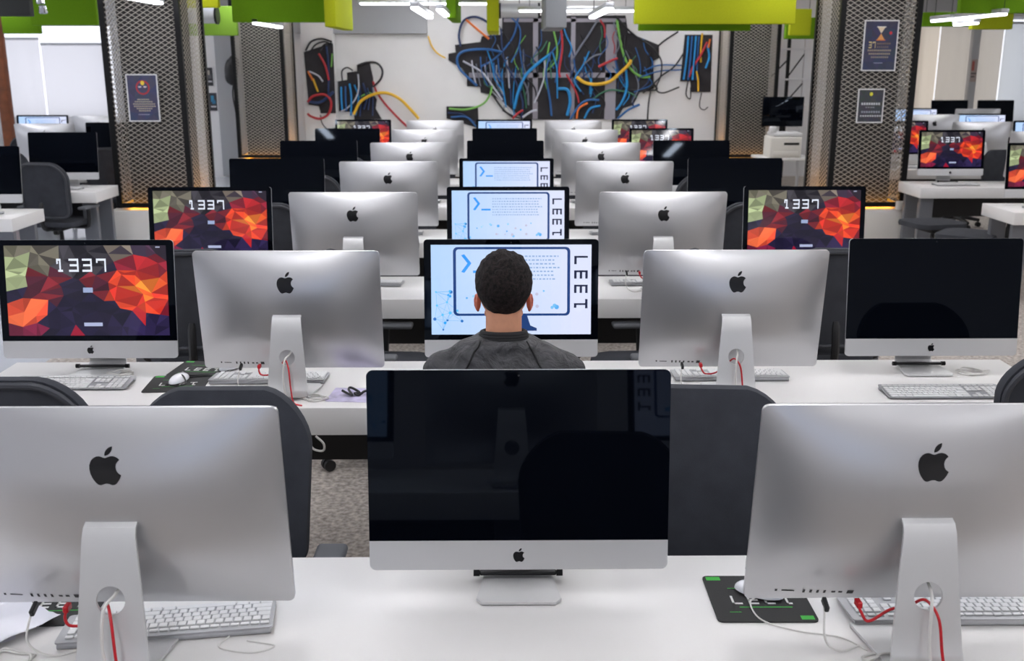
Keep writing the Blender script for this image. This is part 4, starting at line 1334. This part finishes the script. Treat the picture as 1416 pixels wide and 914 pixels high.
WN = [0]
def window(axis, c, lo, hi, z0, z1, nm, sgn):
    WN[0] += 1
    w = hi - lo; h = z1 - z0
    t = bpy.data.objects.new('window_%d' % WN[0], None); link(t); t['kind'] = 'structure'
    def P(a, d, z): return (a, c + d, z) if axis == 'x' else (c + d, a, z)
    def S(a, d, z): return (a, d, z) if axis == 'x' else (d, a, z)
    obj('pane', bbox(P((lo + hi) / 2, 0.07 * sgn, (z0 + z1) / 2), S(w, 0.01, h)), SKYP, t, smooth=False)
    bm = bmesh.new(); f = 0.05
    box(bm, P((lo + hi) / 2, 0, z0 + f / 2), S(w, 0.08, f)); box(bm, P((lo + hi) / 2, 0, z1 - f / 2), S(w, 0.08, f))
    for i in range(nm + 1):
        a = lo + f / 2 + (w - f) * i / nm
        box(bm, P(a, 0, (z0 + z1) / 2), S(f, 0.08, h - 2 * f))
    obj('window_frame', bm, FRAMEW, t, smooth=False)
    return t
window('x', YBS + 0.10, -9.85, -7.55, 0.8, 2.62, 1, 1)
window('x', YBS + 0.10, 8.05, 11.4, 0.7, 2.75, 3, 1)
window('y', XL - 0.10, 2.0, 8.0, 0.8, 2.7, 4, -1)
window('y', XL - 0.10, 10, 19.5, 0.8, 2.7, 6, -1)
window('y', XR + 0.10, 2.0, 10.0, 0.8, 2.7, 5, 1)
# blinds
def blind(x0, x1, z0, z1, y, m, label):
    t = thing('roller_blind', label, 'blind', ((x0 + x1) / 2, y, z1), 0, 'roller blinds over the far windows')
    w = x1 - x0; h = z1 - z0
    bm = bmesh.new(); N = 14
    pts = [(x0 - (x0 + x1) / 2 + w * i / N, 0.006 * sin(i * 1.1)) for i in range(N + 1)]
    a = [bm.verts.new((x, y_, -0.03)) for x, y_ in pts]; b = [bm.verts.new((x, y_, -h)) for x, y_ in pts]
    for i in range(N): bm.faces.new((a[i], a[i + 1], b[i + 1], b[i]))
    obj('fabric', bm, m, t)
    bm = bmesh.new(); tube(bm, [(-w / 2, 0, -0.025), (w / 2, 0, -0.025)], 0.025, 12); obj('roller', bm, FRAMEW, t)
    bm = bmesh.new(); tube(bm, [(-w / 2, 0, -h), (w / 2, 0, -h)], 0.012, 8); obj('bottom_bar', bm, FRAMEW, t)
BL1 = mat_blind('cream_blind', (236, 224, 206)); BL2 = mat_blind('beige_blind', (206, 198, 186)); BL3 = mat_blind('pale_grey_blind', (224, 226, 226)); BL4 = mat_blind('white_blind', (238, 236, 236))
blind(7.95, 8.49, 0.75, 2.66, YBS - 0.05, BL1, 'cream roller blind beside the right pillar, leftmost on the far right window')
blind(8.50, 9.08, 0.75, 2.68, YBS - 0.07, BL2, 'beige roller blind left of the narrow white post')
blind(9.09, 9.74, 0.75, 2.66, YBS - 0.05, BL2, 'darker beige roller blind right of the narrow white post')
blind(9.75, 10.62, 0.75, 2.66, YBS - 0.07, BL3, 'wide pale grey roller blind at the far right')
blind(10.63, 11.45, 0.75, 2.66, YBS - 0.05, BL3, 'pale grey roller blind right of the slim pipe post')
blind(-9.80, -8.95, 0.85, 2.36, YBS - 0.05, BL4, 'white blind on the far left window, left one')
blind(-8.92, -7.6, 0.85, 2.26, YBS - 0.05, BL4, 'white blind on the far left window, right one by the pillar')
o = thing('post', 'narrow white post with a notice between the beige blinds', 'post', (9.11, 20.35, 0), 0)
obj('shaft', bbox((0, 0, 1.65), (0.14, 0.14, 3.28), 0.01, 2), FRAMEW, o)
P = Pic(); P.rect(0, 0, 1, 1, (214, 196, 190), 0); P.rect(0.1, 0.08, 0.5, 0.5, (214, 120, 110), 1); P.rect(0.1, 0.6, 0.9, 0.66, (120, 110, 110), 1); P.rect(0.1, 0.74, 0.7, 0.8, (120, 110, 110), 1)
obj('notice', P.mesh('notice', lambda u, v: Vector((-0.06 + 0.12 * u, -0.075, 1.95 - 0.42 * v)), (0, -1, 0), PRINT, 0.001), None, o)
o = thing('post', 'slim white pipe post at the far right window', 'post', (10.42, 19.9, 0), 0)
bm = bmesh.new(); lathe(bm, [(0.05, 0.0), (0.05, 0.02), (0.035, 0.04), (0.035, 3.28)], 14); obj('pipe', bm, FRAMEW, o)
o = thing('timber_post', 'brown timber post at the left edge of the photo', 'post', (-8.10, 17.1, 0), 0)
obj('shaft', bbox((0, 0, 1.65), (0.16, 0.16, 3.28), 0.012, 2), WOOD, o)
obj('foot_plate', bbox((0, 0, 0.012), (0.24, 0.24, 0.02), 0.004, 1), STEELB, o)

# ---- ceiling lamps
def lamp(loc, length, rz, label, group, m, wid=0.07, z_top=ZC, rods=True):
    t = thing('linear_lamp', label, 'lamp', loc, rz, group)
    obj('body', bbox((0, 0, 0.035), (length, wid, 0.05), 0.012, 2), LAMPB, t)
    obj('diffuser', bbox((0, 0, 0.0), (length - 0.04, wid * 0.86, 0.03), 0.012, 2), m, t)
    hh = z_top - loc[2]
    for s in (-1, 1):
        bm = bmesh.new(); tube(bm, [(s * length * 0.4, 0, 0.05), (s * length * 0.4, 0, hh)], 0.004, 6)
        obj('hanging_wire', bm, STEELB, t)
    return t
LG = 'linear lamps hung over the rows'
n = 0
LX = {-6.6: 'over the left block', -3.5: 'over the left aisle', -1.1: 'left of the middle', 1.1: 'right of the middle', 3.3: 'over the right aisle', 6.6: 'over the right block'}
LY = {-2.5: 'behind the viewer', 0.6: 'above the viewer', 3.3: 'above the second row', 6.0: 'above the fourth row', 8.7: 'above the fifth row', 11.4: 'added as fill light above the seventh row', 14.0: 'added as fill light before the far pillars', 16.2: 'added as fill light before the cable wall'}  # last three rows: unseen lamps added to brighten the far end
for yy in LY:
    for xx in LX:
        if (yy, xx) == (-2.5, -3.5): continue
        lamp((xx, yy, 3.02), 1.5, pi / 2, 'linear ceiling lamp %s, %s' % (LY[yy], LX[xx]), LG, LAMP, 0.16)

# lamps and baffles within the picture
VG = 'suspended strip lamps in view'
lamp((-0.97, 14.0, 2.63), 1.85, 0, 'long strip lamp left of centre above the cable wall', VG, LAMPV, 0.09)
lamp((1.0, 14.4, 2.56), 1.62, 0, 'long strip lamp right of centre above the cable wall', VG, LAMPV, 0.09)
lamp((0.62, 14.9, 2.75), 1.8, 0, 'strip lamp at the very top behind the grey baffle', VG, LAMPV, 0.09)
D9 = pi / 2
lamp((-0.86, 11.3, 2.39), 2.2, D9, 'lamp running into depth left of centre under the long strip', VG, LAMPV, 0.09)
lamp((-0.70, 12.4, 2.44), 1.6, D9, 'lamp running into depth beside the green end-on baffle', VG, LAMPV, 0.09)
lamp((0.98, 10.9, 2.37), 1.9, D9, 'lamp running into depth right of the grey baffle', VG, LAMPV, 0.09)
lamp((-3.03, 13.75, 2.35), 1.5, D9, 'lamp before the far left pillar below the green baffle', VG, LAMPV, 0.09)
lamp((-3.27, 9.75, 2.43), 0.9, D9, 'lamp in front of the left mesh pillar', VG, LAMPV, 0.09)
lamp((5.50, 13.3, 2.40), 0.62, D9, 'farthest lamp of the string beyond the right pillar', VG, LAMPV, 0.09)
lamp((5.50, 12.5, 2.40), 0.80, D9, 'middle lamp of the string beyond the right pillar', VG, LAMPV, 0.09)
lamp((5.50, 11.86, 2.40), 0.40, D9, 'nearest lamp of the string beyond the right pillar', VG, LAMPV, 0.09)
lamp((5.62, 12.9, 2.34), 0.60, D9, 'lower lamp beside the string beyond the right pillar', VG, LAMPV, 0.09)

BG = 'acoustic baffles hung from the ceiling'
def baffle(x0, x1, y0, y1, z0, z1, m, label, rz=0):
    t = thing('acoustic_baffle', label, 'baffle', ((x0 + x1) / 2, (y0 + y1) / 2, z0), rz, BG)
    w, d, h = x1 - x0, y1 - y0, z1 - z0
    obj('panel', bbox((0, 0, h / 2), (w, d, h), 0.012, 2), m, t)
    for s in (-1, 1):
        a = (s * w * 0.42, 0) if w > d else (0, s * d * 0.42)
        bm = bmesh.new(); tube(bm, [(a[0], a[1], h), (a[0], a[1], ZC - z0)], 0.004, 6); obj('hanging_wire', bm, STEELB, t)
baffle(-5.70, -4.90, 12.9, 13.0, 2.32, 3.10, BAFG, 'deep green baffle left of the left mesh pillar')
baffle(-6.52, -6.04, 13.9, 14.0, 2.25, 2.62, BAFG, 'small green baffle hanging at the far left')
baffle(-6.00, -5.12, 11.6, 11.7, 2.37, 3.05, BAFDARK, 'dark grey baffle in the top left corner')
baffle(-3.30, -1.98, 13.0, 13.1, 2.36, 2.95, BAFG, 'green baffle left of the cable wall in front of the far pillar')
baffle(-2.05, -1.92, 12.2, 13.6, 2.28, 2.90, BAFY, 'lime baffle seen end-on at the corner of the green baffle')
baffle(-4.25, -3.60, 14.4, 14.5, 2.24, 2.62, BAFL, 'pale green baffle beside the left mesh pillar')
baffle(-3.90, -3.30, 12.4, 12.5, 2.50, 2.75, BAFY, 'lime panel added as yellow-lit baffle underside, high beside the left mesh pillar')  # lime colour stands in for yellow light on a baffle's underside
baffle(-0.70, -0.58, 13.0, 14.6, 2.41, 2.95, BAFG, 'green baffle seen end-on left of centre')
baffle(-0.21, -0.06, 13.2, 14.8, 2.26, 2.95, BAFY, 'lime baffle seen end-on at the centre')
baffle(0.49, 0.73, 12.4, 13.8, 2.28, 2.95, BAFGREY, 'pale grey baffle seen end-on right of centre')
baffle(1.52, 3.40, 12.4, 12.5, 2.32, 2.85, BAFY, 'large lime baffle right of the cable wall')
baffle(1.64, 3.00, 12.9, 13.0, 2.26, 2.80, BAFG, 'green baffle just behind the large lime baffle')
baffle(4.05, 4.35, 15.0, 15.1, 2.26, 2.62, BAFY, 'lime baffle between the two right pillars')
baffle(4.10, 4.62, 15.4, 15.5, 2.22, 2.52, BAFG, 'small green baffle behind the lime one between right pillars')
baffle(5.10, 6.90, 11.9, 12.0, 2.42, 3.05, BAFG, 'deep green baffle at the top right beyond the right pillar')
baffle(5.75, 6.25, 13.0, 13.12, 2.28, 2.5, BAFY, 'small lime baffle hanging at the far right')
baffle(5.45, 6.1, 13.8, 13.9, 2.34, 2.52, BAFG, 'small green baffle beside the right lamps')
# spot lamp cluster at the far left
o = thing('spot_lamp', 'chrome spot lamp hanging beside the dark grey baffle', 'lamp', (-4.98, 11.5, 2.40), 0)
bm = bmesh.new(); tube(bm, spline([(0, 0, 0.88), (0.01, 0, 0.5), (0.02, 0, 0.3), (0.03, 0, 0.2)], 6), 0.012, 8); obj('stem', bm, CHROME, o)
for q, z in enumerate((0.0, 0.1, 0.22)):
    bm = bmesh.new(); lathe(bm, [(0.02, 0.08), (0.035, 0.07), (0.045, 0.0), (0.03, -0.01)], 14, (0.04 - q * 0.02, 0, z)); obj('lamp_head', bm, CHROME, o)
# ducts under the ceiling
for x0, x1, yy, z, lab in ((-0.05, 0.52, 15.6, 2.62, 'short pale duct above the middle of the cable wall'), (-4.35, -3.75, 14.0, 2.48, 'pale duct beside the left mesh pillar')):
    o = thing('air_duct', lab, 'duct', ((x0 + x1) / 2, yy, z), 0, 'pale air ducts')
    bm = bmesh.new(); tube(bm, [(-(x1 - x0) / 2, 0, 0), ((x1 - x0) / 2, 0, 0)], 0.10, 18); obj('pipe', bm, LAMPB, o)
    for s in (-1, 1):
        bm = bmesh.new(); tube(bm, [(s * (x1 - x0) / 2 - 0.015, 0, 0), (s * (x1 - x0) / 2 + 0.015, 0, 0)], 0.112, 18); obj('flange', bm, STEELB, o)
    bm = bmesh.new(); tube(bm, [(0, 0, 0.1), (0, 0, ZC - z)], 0.006, 6); obj('hanger', bm, STEELB, o)

# ================================================================== CABLE WALL PAINTING (relief of broken boards and cables)
def mural():
    t = thing('cable_wall_relief', 'wall relief of a broken opening crammed with coloured cables on the white back wall', 'wall art', (0, YB1, 0), 0)
    def M(px, py, d=0.0): return Vector((-3.282 + (px - 420) * 0.01211, -0.012 - d, 2.312 - (py - 50) * 0.01172))
    DARK = mat('opening_dark', (46, 44, 48), 0.9, noise_amt=0.25, nscale=5)
    BEAM = mat('opening_beam', (150, 146, 156), 0.7)
    TORN = mat('torn_board_edge', (150, 152, 156), 0.8)
    holes = [
        [(690, 22), (858, 22), (862, 45), (905, 62), (906, 80), (898, 84), (900, 122), (880, 128), (872, 145), (858, 150), (850, 165), (720, 166), (690, 140), (672, 130), (660, 128), (659, 120), (641, 119), (641, 104), (634, 94), (616, 83), (616, 74), (626, 72), (625, 62), (660, 58), (662, 50), (690, 48)],
        [(612, 147), (656, 147), (657, 178), (612, 164)],
        [(463, 112), (476, 110), (476, 100), (490, 98), (490, 89), (508, 87), (512, 108), (510, 128), (516, 137), (514, 150), (522, 165), (484, 166), (484, 155), (463, 154)],
        [(940, 48), (978, 48), (979, 127), (952, 127), (950, 112), (936, 112)],
    ]
    for h in holes:
        bm = bmesh.new(); prism(bm, h, lambda a, b: M(a, b), 0.010, (0, -1, 0)); obj('dark_opening', bm, DARK, t, smooth=False)
    # on the pier at the left
    pier = [(421, 72), (446, 64), (461, 60), (461, 156), (440, 156), (438, 146), (424, 144)]
    bm = bmesh.new(); prism(bm, pier, lambda a, b: M(a, b, 0.185), 0.010, (0, -1, 0)); obj('dark_opening', bm, DARK, t, smooth=False)
    # beams behind the cables
    bm = bmesh.new()
    def beam(x0, y0, x1, y1): 
        prism(bm, [(x0, y0), (x1, y0), (x1, y1), (x0, y1)], lambda a, b: M(a, b, 0.010), 0.012, (0, -1, 0))
    beam(644, 100, 856, 107); beam(732, 24, 739, 165); beam(784, 24, 790, 165); beam(692, 26, 858, 31); beam(832, 34, 847, 166)
    obj('beam', bm, BEAM, t, smooth=False)
    C = {'b': (40, 96, 158), 'c': (34, 140, 206), 'n': (30, 52, 96), 'k': (28, 28, 34), 'g': (116, 178, 82), 'd': (62, 116, 90), 'r': (176, 44, 52), 'y': (228, 180, 44), 'w': (188, 190, 202), 'o': (230, 120, 50), 'e': (110, 114, 128)}
    CM = {k: mat('cable_' + k, v, 0.5) for k, v in C.items()}
    NAMES = {'b': 'blue', 'c': 'light blue', 'n': 'navy', 'k': 'black', 'g': 'green', 'd': 'dark green', 'r': 'red', 'y': 'yellow', 'w': 'grey white', 'o': 'orange', 'e': 'grey'}
    q = random.Random(21)
    cnt = [0]
    def cab(col, pts, wpx, d=0.0):
        cnt[0] += 1
        dep = 0.03 + 0.012 * (cnt[0] % 5) + d
        r = wpx * 0.0059
        bm = bmesh.new()
        ctrl = [M(x, y, dep + 0.5 * r) for x, y in pts]
        tube(bm, spline(ctrl, 7), r, 8)
        o = obj('cable', bm, CM[col], t); o['label'] = NAMES[col] + ' cable'
    # large ones read off the wall
    cab('n', [(633, 64), (631, 48), (637, 30), (652, 24), (668, 30), (674, 40), (674, 54)], 3.2)
    cab('o', [(641, 28), (655, 40), (672, 54)], 3.0)
    cab('y', [(589, 50), (594, 64), (602, 74), (612, 80)], 2.2)
    cab('b', [(690, 72), (668, 68), (640, 70), (629, 78), (630, 92), (640, 104), (655, 118)], 3.4)
    cab('b', [(712, 24), (706, 48), (694, 66), (678, 82), (660, 92)], 2.6)
    cab('b', [(700, 22), (714, 40), (712, 66), (702, 86)], 2.2)
    cab('n', [(688, 40), (692, 80), (706, 108), (718, 140), (716, 164)], 2.6)
    cab('c', [(755, 75), (738, 88), (722, 104), (712, 126), (706, 150)], 4.2)
    cab('b', [(756, 72), (750, 100), (756, 140), (758, 160)], 2.8)
    cab('g', [(760, 42), (765, 66), (763, 84), (750, 98)], 2.4)
    cab('r', [(770, 38), (772, 66), (768, 98), (770, 106)], 3.0)
    cab('w', [(748, 80), (748, 104), (742, 124), (734, 142)], 2.4)
    cab('w', [(636, 84), (660, 98), (672, 112), (690, 138)], 2.6)
    cab('e', [(712, 102), (724, 122), (726, 145)], 2.4)
    cab('k', [(720, 106), (734, 120), (738, 140)], 2.2)
    cab('c', [(767, 122), (780, 124), (784, 140), (780, 160)], 4.4)
    cab('r', [(778, 102), (786, 116), (793, 130), (796, 142)], 2.4)
    cab('o', [(808, 142), (796, 150), (793, 164)], 2.8)
    cab('y', [(792, 106), (804, 114), (820, 116), (838, 112), (852, 100), (864, 88), (866, 82)], 4.6)
    cab('g', [(846, 28), (850, 50), (856, 74), (866, 94), (880, 105), (894, 106)], 3.4)
    cab('e', [(820, 28), (808, 48), (796, 66), (784, 86)], 2.8)
    cab('r', [(823, 28), (829, 38), (830, 52)], 2.4)
    cab('r', [(822, 92), (838, 84), (848, 80)], 3.4)
    cab('e', [(802, 88), (814, 78), (826, 74)], 2.2)
    cab('d', [(814, 138), (828, 128), (842, 124), (866, 128), (876, 134)], 2.4)
    cab('c', [(860, 96), (862, 120), (856, 140), (848, 152)], 3.4)
    cab('c', [(812, 108), (812, 130)], 3.6)
    cab('b', [(784, 165), (796, 146), (808, 138), (824, 138)], 3.0)
    cab('b', [(850, 164), (864, 152), (880, 144)], 3.4)
    cab('c', [(804, 164), (812, 150), (826, 146)], 3.0)
    cab('k', [(843, 22), (858, 38), (872, 50), (888, 60), (898, 68)], 2.8)
    cab('k', [(898, 68), (912, 56), (930, 44)], 2.4)
    cab('k', [(938, 74), (926, 92), (910, 104), (892, 122), (884, 128)], 2.2)
    cab('k', [(898, 68), (908, 84), (908, 104), (902, 122), (912, 128), (934, 120)], 2.2)
    cab('k', [(892, 72), (892, 96), (898, 114), (902, 124), (860, 124)], 2.4)
    cab('k', [(895, 126), (893, 142), (892, 168)], 2.0)
    cab('b', [(884, 98), (904, 90), (936, 90)], 2.2)
    cab('b', [(880, 106), (906, 98), (936, 96)], 2.0)
    cab('g', [(616, 150), (640, 151), (662, 144), (672, 132), (676, 118)], 2.8)
    cab('n', [(614, 156), (634, 158), (652, 170)], 2.6); cab('b', [(618, 162), (640, 162), (654, 176)], 2.4)
    cab('k', [(690, 152), (704, 160), (718, 164)], 2.6); cab('r', [(704, 164), (712, 156), (719, 152)], 3.2)
    cab('w', [(718, 162), (730, 154), (738, 152)], 3.0); cab('k', [(672, 124), (690, 150), (706, 164)], 2.4); cab('w', [(676, 126), (698, 150), (710, 166)], 2.0)
    for k in range(9):   # a fan of cables out of the opening
        x = 640 + 6 * k
        cab(q.choice('bwkec'), [(x + 8, 84 + q.uniform(-6, 6)), (x + 10, 100), (x + 14 + q.uniform(-4, 4), 118 + q.uniform(-6, 8))], q.uniform(1.4, 2.4))
    # lengths wandering through the dark opening
    keys = list('bnckdrewg')
    bm = bmesh.new(); fm = []
    for k in range(64):
        x = q.uniform(664, 888); y = q.uniform(30, 96); L = q.uniform(28, 74); sw = q.uniform(-20, 20)
        pts = [(x, y), (x + sw * 0.4 + q.uniform(-6, 6), y + L * 0.35), (x + sw + q.uniform(-7, 7), y + L * 0.7), (x + sw * 0.7, min(164, y + L))]
        pts = [(min(896 if py < 120 else 872, max(648 if py < 118 else 692, px)), py) for px, py in pts]
        col = q.choice('bbbnnncckkedrwg'); r = q.uniform(1.1, 2.4) * 0.0059
        nf = len(bm.faces)
        tube(bm, spline([M(px, py, 0.022 + 0.006 * (k % 5) + 0.5 * r) for px, py in pts], 6), r, 6)
        fm += [keys.index(col)] * (len(bm.faces) - nf)
    bm.faces.ensure_lookup_table()
    for f, i in zip(bm.faces, fm): f.material_index = i
    o = obj('cable_tangle', bm, [CM[k] for k in keys], t); o['kind'] = 'stuff'
    # left cluster and pier
    cab('k', [(492, 90), (505, 86), (518, 87), (525, 96), (523, 108), (512, 120)], 3.0)
    cab('k', [(470, 112), (470, 98), (477, 93), (485, 97)], 2.0)
    cab('w', [(492, 102), (492, 122), (486, 138), (474, 150), (466, 154)], 2.2)
    cab('y', [(484, 158), (494, 140), (512, 130), (530, 128), (548, 136), (562, 150), (574, 164)], 4.2)
    cab('r', [(512, 112), (516, 126), (528, 144), (544, 162), (560, 178)], 3.0)
    cab('g', [(492, 134), (506, 128), (514, 132)], 2.2)
    for k in range(8): cab(q.choice('cbbn'), [(468 + 6 * k, 118 + q.uniform(-6, 6)), (470 + 6 * k + q.uniform(-3, 3), 134), (468 + 6 * k, 150 + q.uniform(0, 12))], q.uniform(1.8, 2.8))
    pd = 0.18
    cab('k', [(424, 70), (432, 58), (446, 54), (460, 58)], 2.6, pd); cab('k', [(430, 72), (438, 62), (450, 58), (460, 62)], 2.2, pd); cab('k', [(444, 70), (450, 62), (460, 60)], 2.2, pd)
    cab('r', [(442, 74), (450, 90), (454, 110)], 3.0, pd); cab('r', [(424, 140), (432, 132), (448, 130), (456, 140), (452, 156), (440, 163), (428, 160), (423, 156)], 3.4, pd)
    cab('y', [(432, 108), (438, 126)], 3.0, pd); cab('o', [(426, 98), (432, 110)], 3.0, pd); cab('g', [(460, 74), (458, 92)], 2.0, pd)
    cab('n', [(426, 140), (442, 140), (460, 126)], 4.2, pd); cab('w', [(428, 98), (440, 104), (446, 112)], 2.4, pd); cab('n', [(452, 64), (454, 90), (452, 130)], 3.0, pd)
    cab('k', [(440, 158), (442, 170), (450, 178), (462, 176)], 1.6, pd)
    # right cluster
    for k in range(4): cab('cbcb'[k], [(944 + 5 * k, 50), (943 + 5 * k, 80), (940 + 6 * k, 110)], 2.8)
    cab('y', [(963, 46), (962, 70), (963, 86)], 2.6); cab('y', [(957, 98), (960, 110), (961, 126)], 2.6); cab('r', [(970, 58), (962, 76), (952, 92), (947, 106)], 3.2); cab('k', [(946, 112), (944, 130), (950, 136), (950, 120)], 1.6); cab('k', [(966, 128), (964, 146), (970, 152), (976, 148)], 1.4)
    cab('c', [(970, 60), (974, 78), (970, 94)], 3.0); cab('o', [(974, 54), (972, 66)], 3.0)
mural()

# ---- things between the pillars
def small_poster(loc, w, h, cols, label):
    def dr(P):
        P.rect(0, 0, 1, 1, cols[0], 0); P.rect(0.2, 0.15, 0.6, 0.5, cols[1], 1); P.rect(0.35, 0.4, 0.8, 0.6, cols[2], 2); P.rect(0.15, 0.72, 0.85, 0.8, (200, 200, 206), 1)
    return poster(loc, w, h, label, dr, group='small posters on the back wall')
small_poster((-4.90, YB1 - 0.012, 1.66), 0.15, 0.32, [(46, 46, 52), (170, 160, 150), (90, 90, 96)], 'small dark poster on the wall between the left pillars, upper')
small_poster((-4.86, YB1 - 0.012, 1.25), 0.15, 0.32, [(52, 52, 60), (40, 130, 170), (36, 110, 150)], 'small dark and blue poster between the left pillars, lower')
o = thing('hanging_bag', 'black bag hanging between the left pillars on the grey pier', 'bag', (-4.47, YB1 - 0.24, 1.62), 0)
bm = bmesh.new(); ball(bm, (0, 0, 0.12), (0.11, 0.09, 0.22), 20); ball(bm, (0.05, 0, 0.25), (0.09, 0.08, 0.14), 16); ball(bm, (-0.05, 0, 0.05), (0.06, 0.07, 0.12), 12)
obj('sack', fuse('sack', bm, 0.012, BLACKP, 2), None, o)
bm = bmesh.new(); tube(bm, spline([(0.02, 0.02, -0.05), (0.0, 0.0, -0.25), (0.03, 0.0, -0.52)], 6), 0.012, 8); obj('strap', bm, BLACKP, o)
bm = bmesh.new(); tube(bm, [(0.03, 0.0, 0.35), (0.03, 0.12, 0.42), (0.03, 0.17, 0.42)], 0.012, 8); obj('hook', bm, STEELB, o)
# rack, monitor and printer on a table beyond the right pillars
o = thing('storage_rack', 'black and white open rack seen between the right pillars', 'rack', (4.62, 17.25, 0), 0)
for sx in (-0.25, 0.05, 0.33):
    obj('upright', bbox((sx, 0, 1.25), (0.05, 0.05, 2.48), 0.004, 1), STEELB if sx == 0.05 else FRAMEW, o)
for z in (1.2, 1.62, 2.1):
    obj('shelf', bbox((0.04, 0, z), (0.66, 0.3, 0.03), 0.004, 1), FRAMEW, o)
bm = bmesh.new(); tube(bm, [(-0.22, 0.0, 1.66), (0.06, 0.0, 1.95)], 0.012, 6); tube(bm, [(0.05, 0.0, 1.25), (0.33, 0.0, 1.58)], 0.012, 6); tube(bm, [(0.05, 0.0, 1.65), (0.33, 0.0, 2.05)], 0.012, 6)
obj('brace', bm, STEELB, o)
o = thing('side_table', 'white side table under the printer between the right pillars', 'table', (4.10, 15.2, 0), 0)
obj('table_top', bbox((0, 0, 0.53), (0.75, 0.6, 0.04), 0.006, 2), DESK, o)
for sx in (-1, 1):
    for sy in (-1, 1): obj('leg', bbox((sx * 0.33, sy * 0.25, 0.255), (0.04, 0.04, 0.508), 0.004, 1), FRAMEW, o)
o = thing('printer', 'white office printer between the right pillars', 'printer', (4.08, 15.1, 0.551), 0)
obj('body', bbox((0, 0, 0.15), (0.46, 0.4, 0.30), 0.02, 3), PLINTH, o)
obj('scanner_lid', bbox((0.02, 0, 0.33), (0.42, 0.38, 0.05), 0.012, 2), FRAMEW, o)
obj('output_slot', bbox((0.08, -0.197, 0.20), (0.22, 0.012, 0.035), 0.003, 1), BLACKP, o)
obj('paper_tray', bbox((0, -0.195, 0.06), (0.36, 0.02, 0.07), 0.005, 2), PLINTH, o)
obj('control_panel', bbox((-0.19, -0.14, 0.40), (0.10, 0.08, 0.09), 0.012, 2), FRAMEW, o)
o = thing('flat_display', 'black flat display standing above the printer between right pillars', 'display', (4.22, 15.72, 0), 0)
obj('panel', bbox((0, 0, 1.17), (0.62, 0.05, 0.44), 0.008, 2), GLASS, o)
bm = bmesh.new(); tube(bm, [(0, 0.03, 0.03), (0, 0.03, 1.0)], 0.03, 12); obj('pole', bm, STEELB, o)
obj('foot', bbox((0, 0.03, 0.015), (0.5, 0.4, 0.028), 0.006, 2), STEELB, o)

# ================================================================== CAMERA, WORLD, OUTPUT
cam = bpy.data.cameras.new('camera'); co = bpy.data.objects.new('camera', cam); COL.objects.link(co)
cam.sensor_width = 36.0; cam.sensor_fit = 'HORIZONTAL'; cam.lens = 1411.6 / 1416 * 36
cam.clip_start = 0.05; cam.clip_end = 100
co.location = (-0.0363, 0.0, 1.8777)
co.rotation_mode = 'XYZ'
co.rotation_euler = (R(90 - 14.671), R(-0.0), R(-0.603))
cam.dof.use_dof = True; cam.dof.focus_distance = 2.85; cam.dof.aperture_fstop = 6.3
SC.camera = co
w = bpy.data.worlds.new('world'); SC.world = w; w.use_nodes = True
w.node_tree.nodes['Background'].inputs[0].default_value = (0.75, 0.85, 1.0, 1)
w.node_tree.nodes['Background'].inputs[1].default_value = 0.6
SC.view_settings.view_transform = 'Standard'; SC.view_settings.look = 'None'
SC.view_settings.exposure = 0.12; SC.view_settings.gamma = 1.0; SC.view_settings.use_curve_mapping = False
SC.cycles.use_denoising = True
SC.cycles.max_bounces = 7; SC.cycles.diffuse_bounces = 4; SC.cycles.glossy_bounces = 4; SC.cycles.transmission_bounces = 3; SC.cycles.transparent_max_bounces = 4
SC.cycles.sample_clamp_indirect = 6.0
SC.cycles.caustics_reflective = False; SC.cycles.caustics_refractive = False
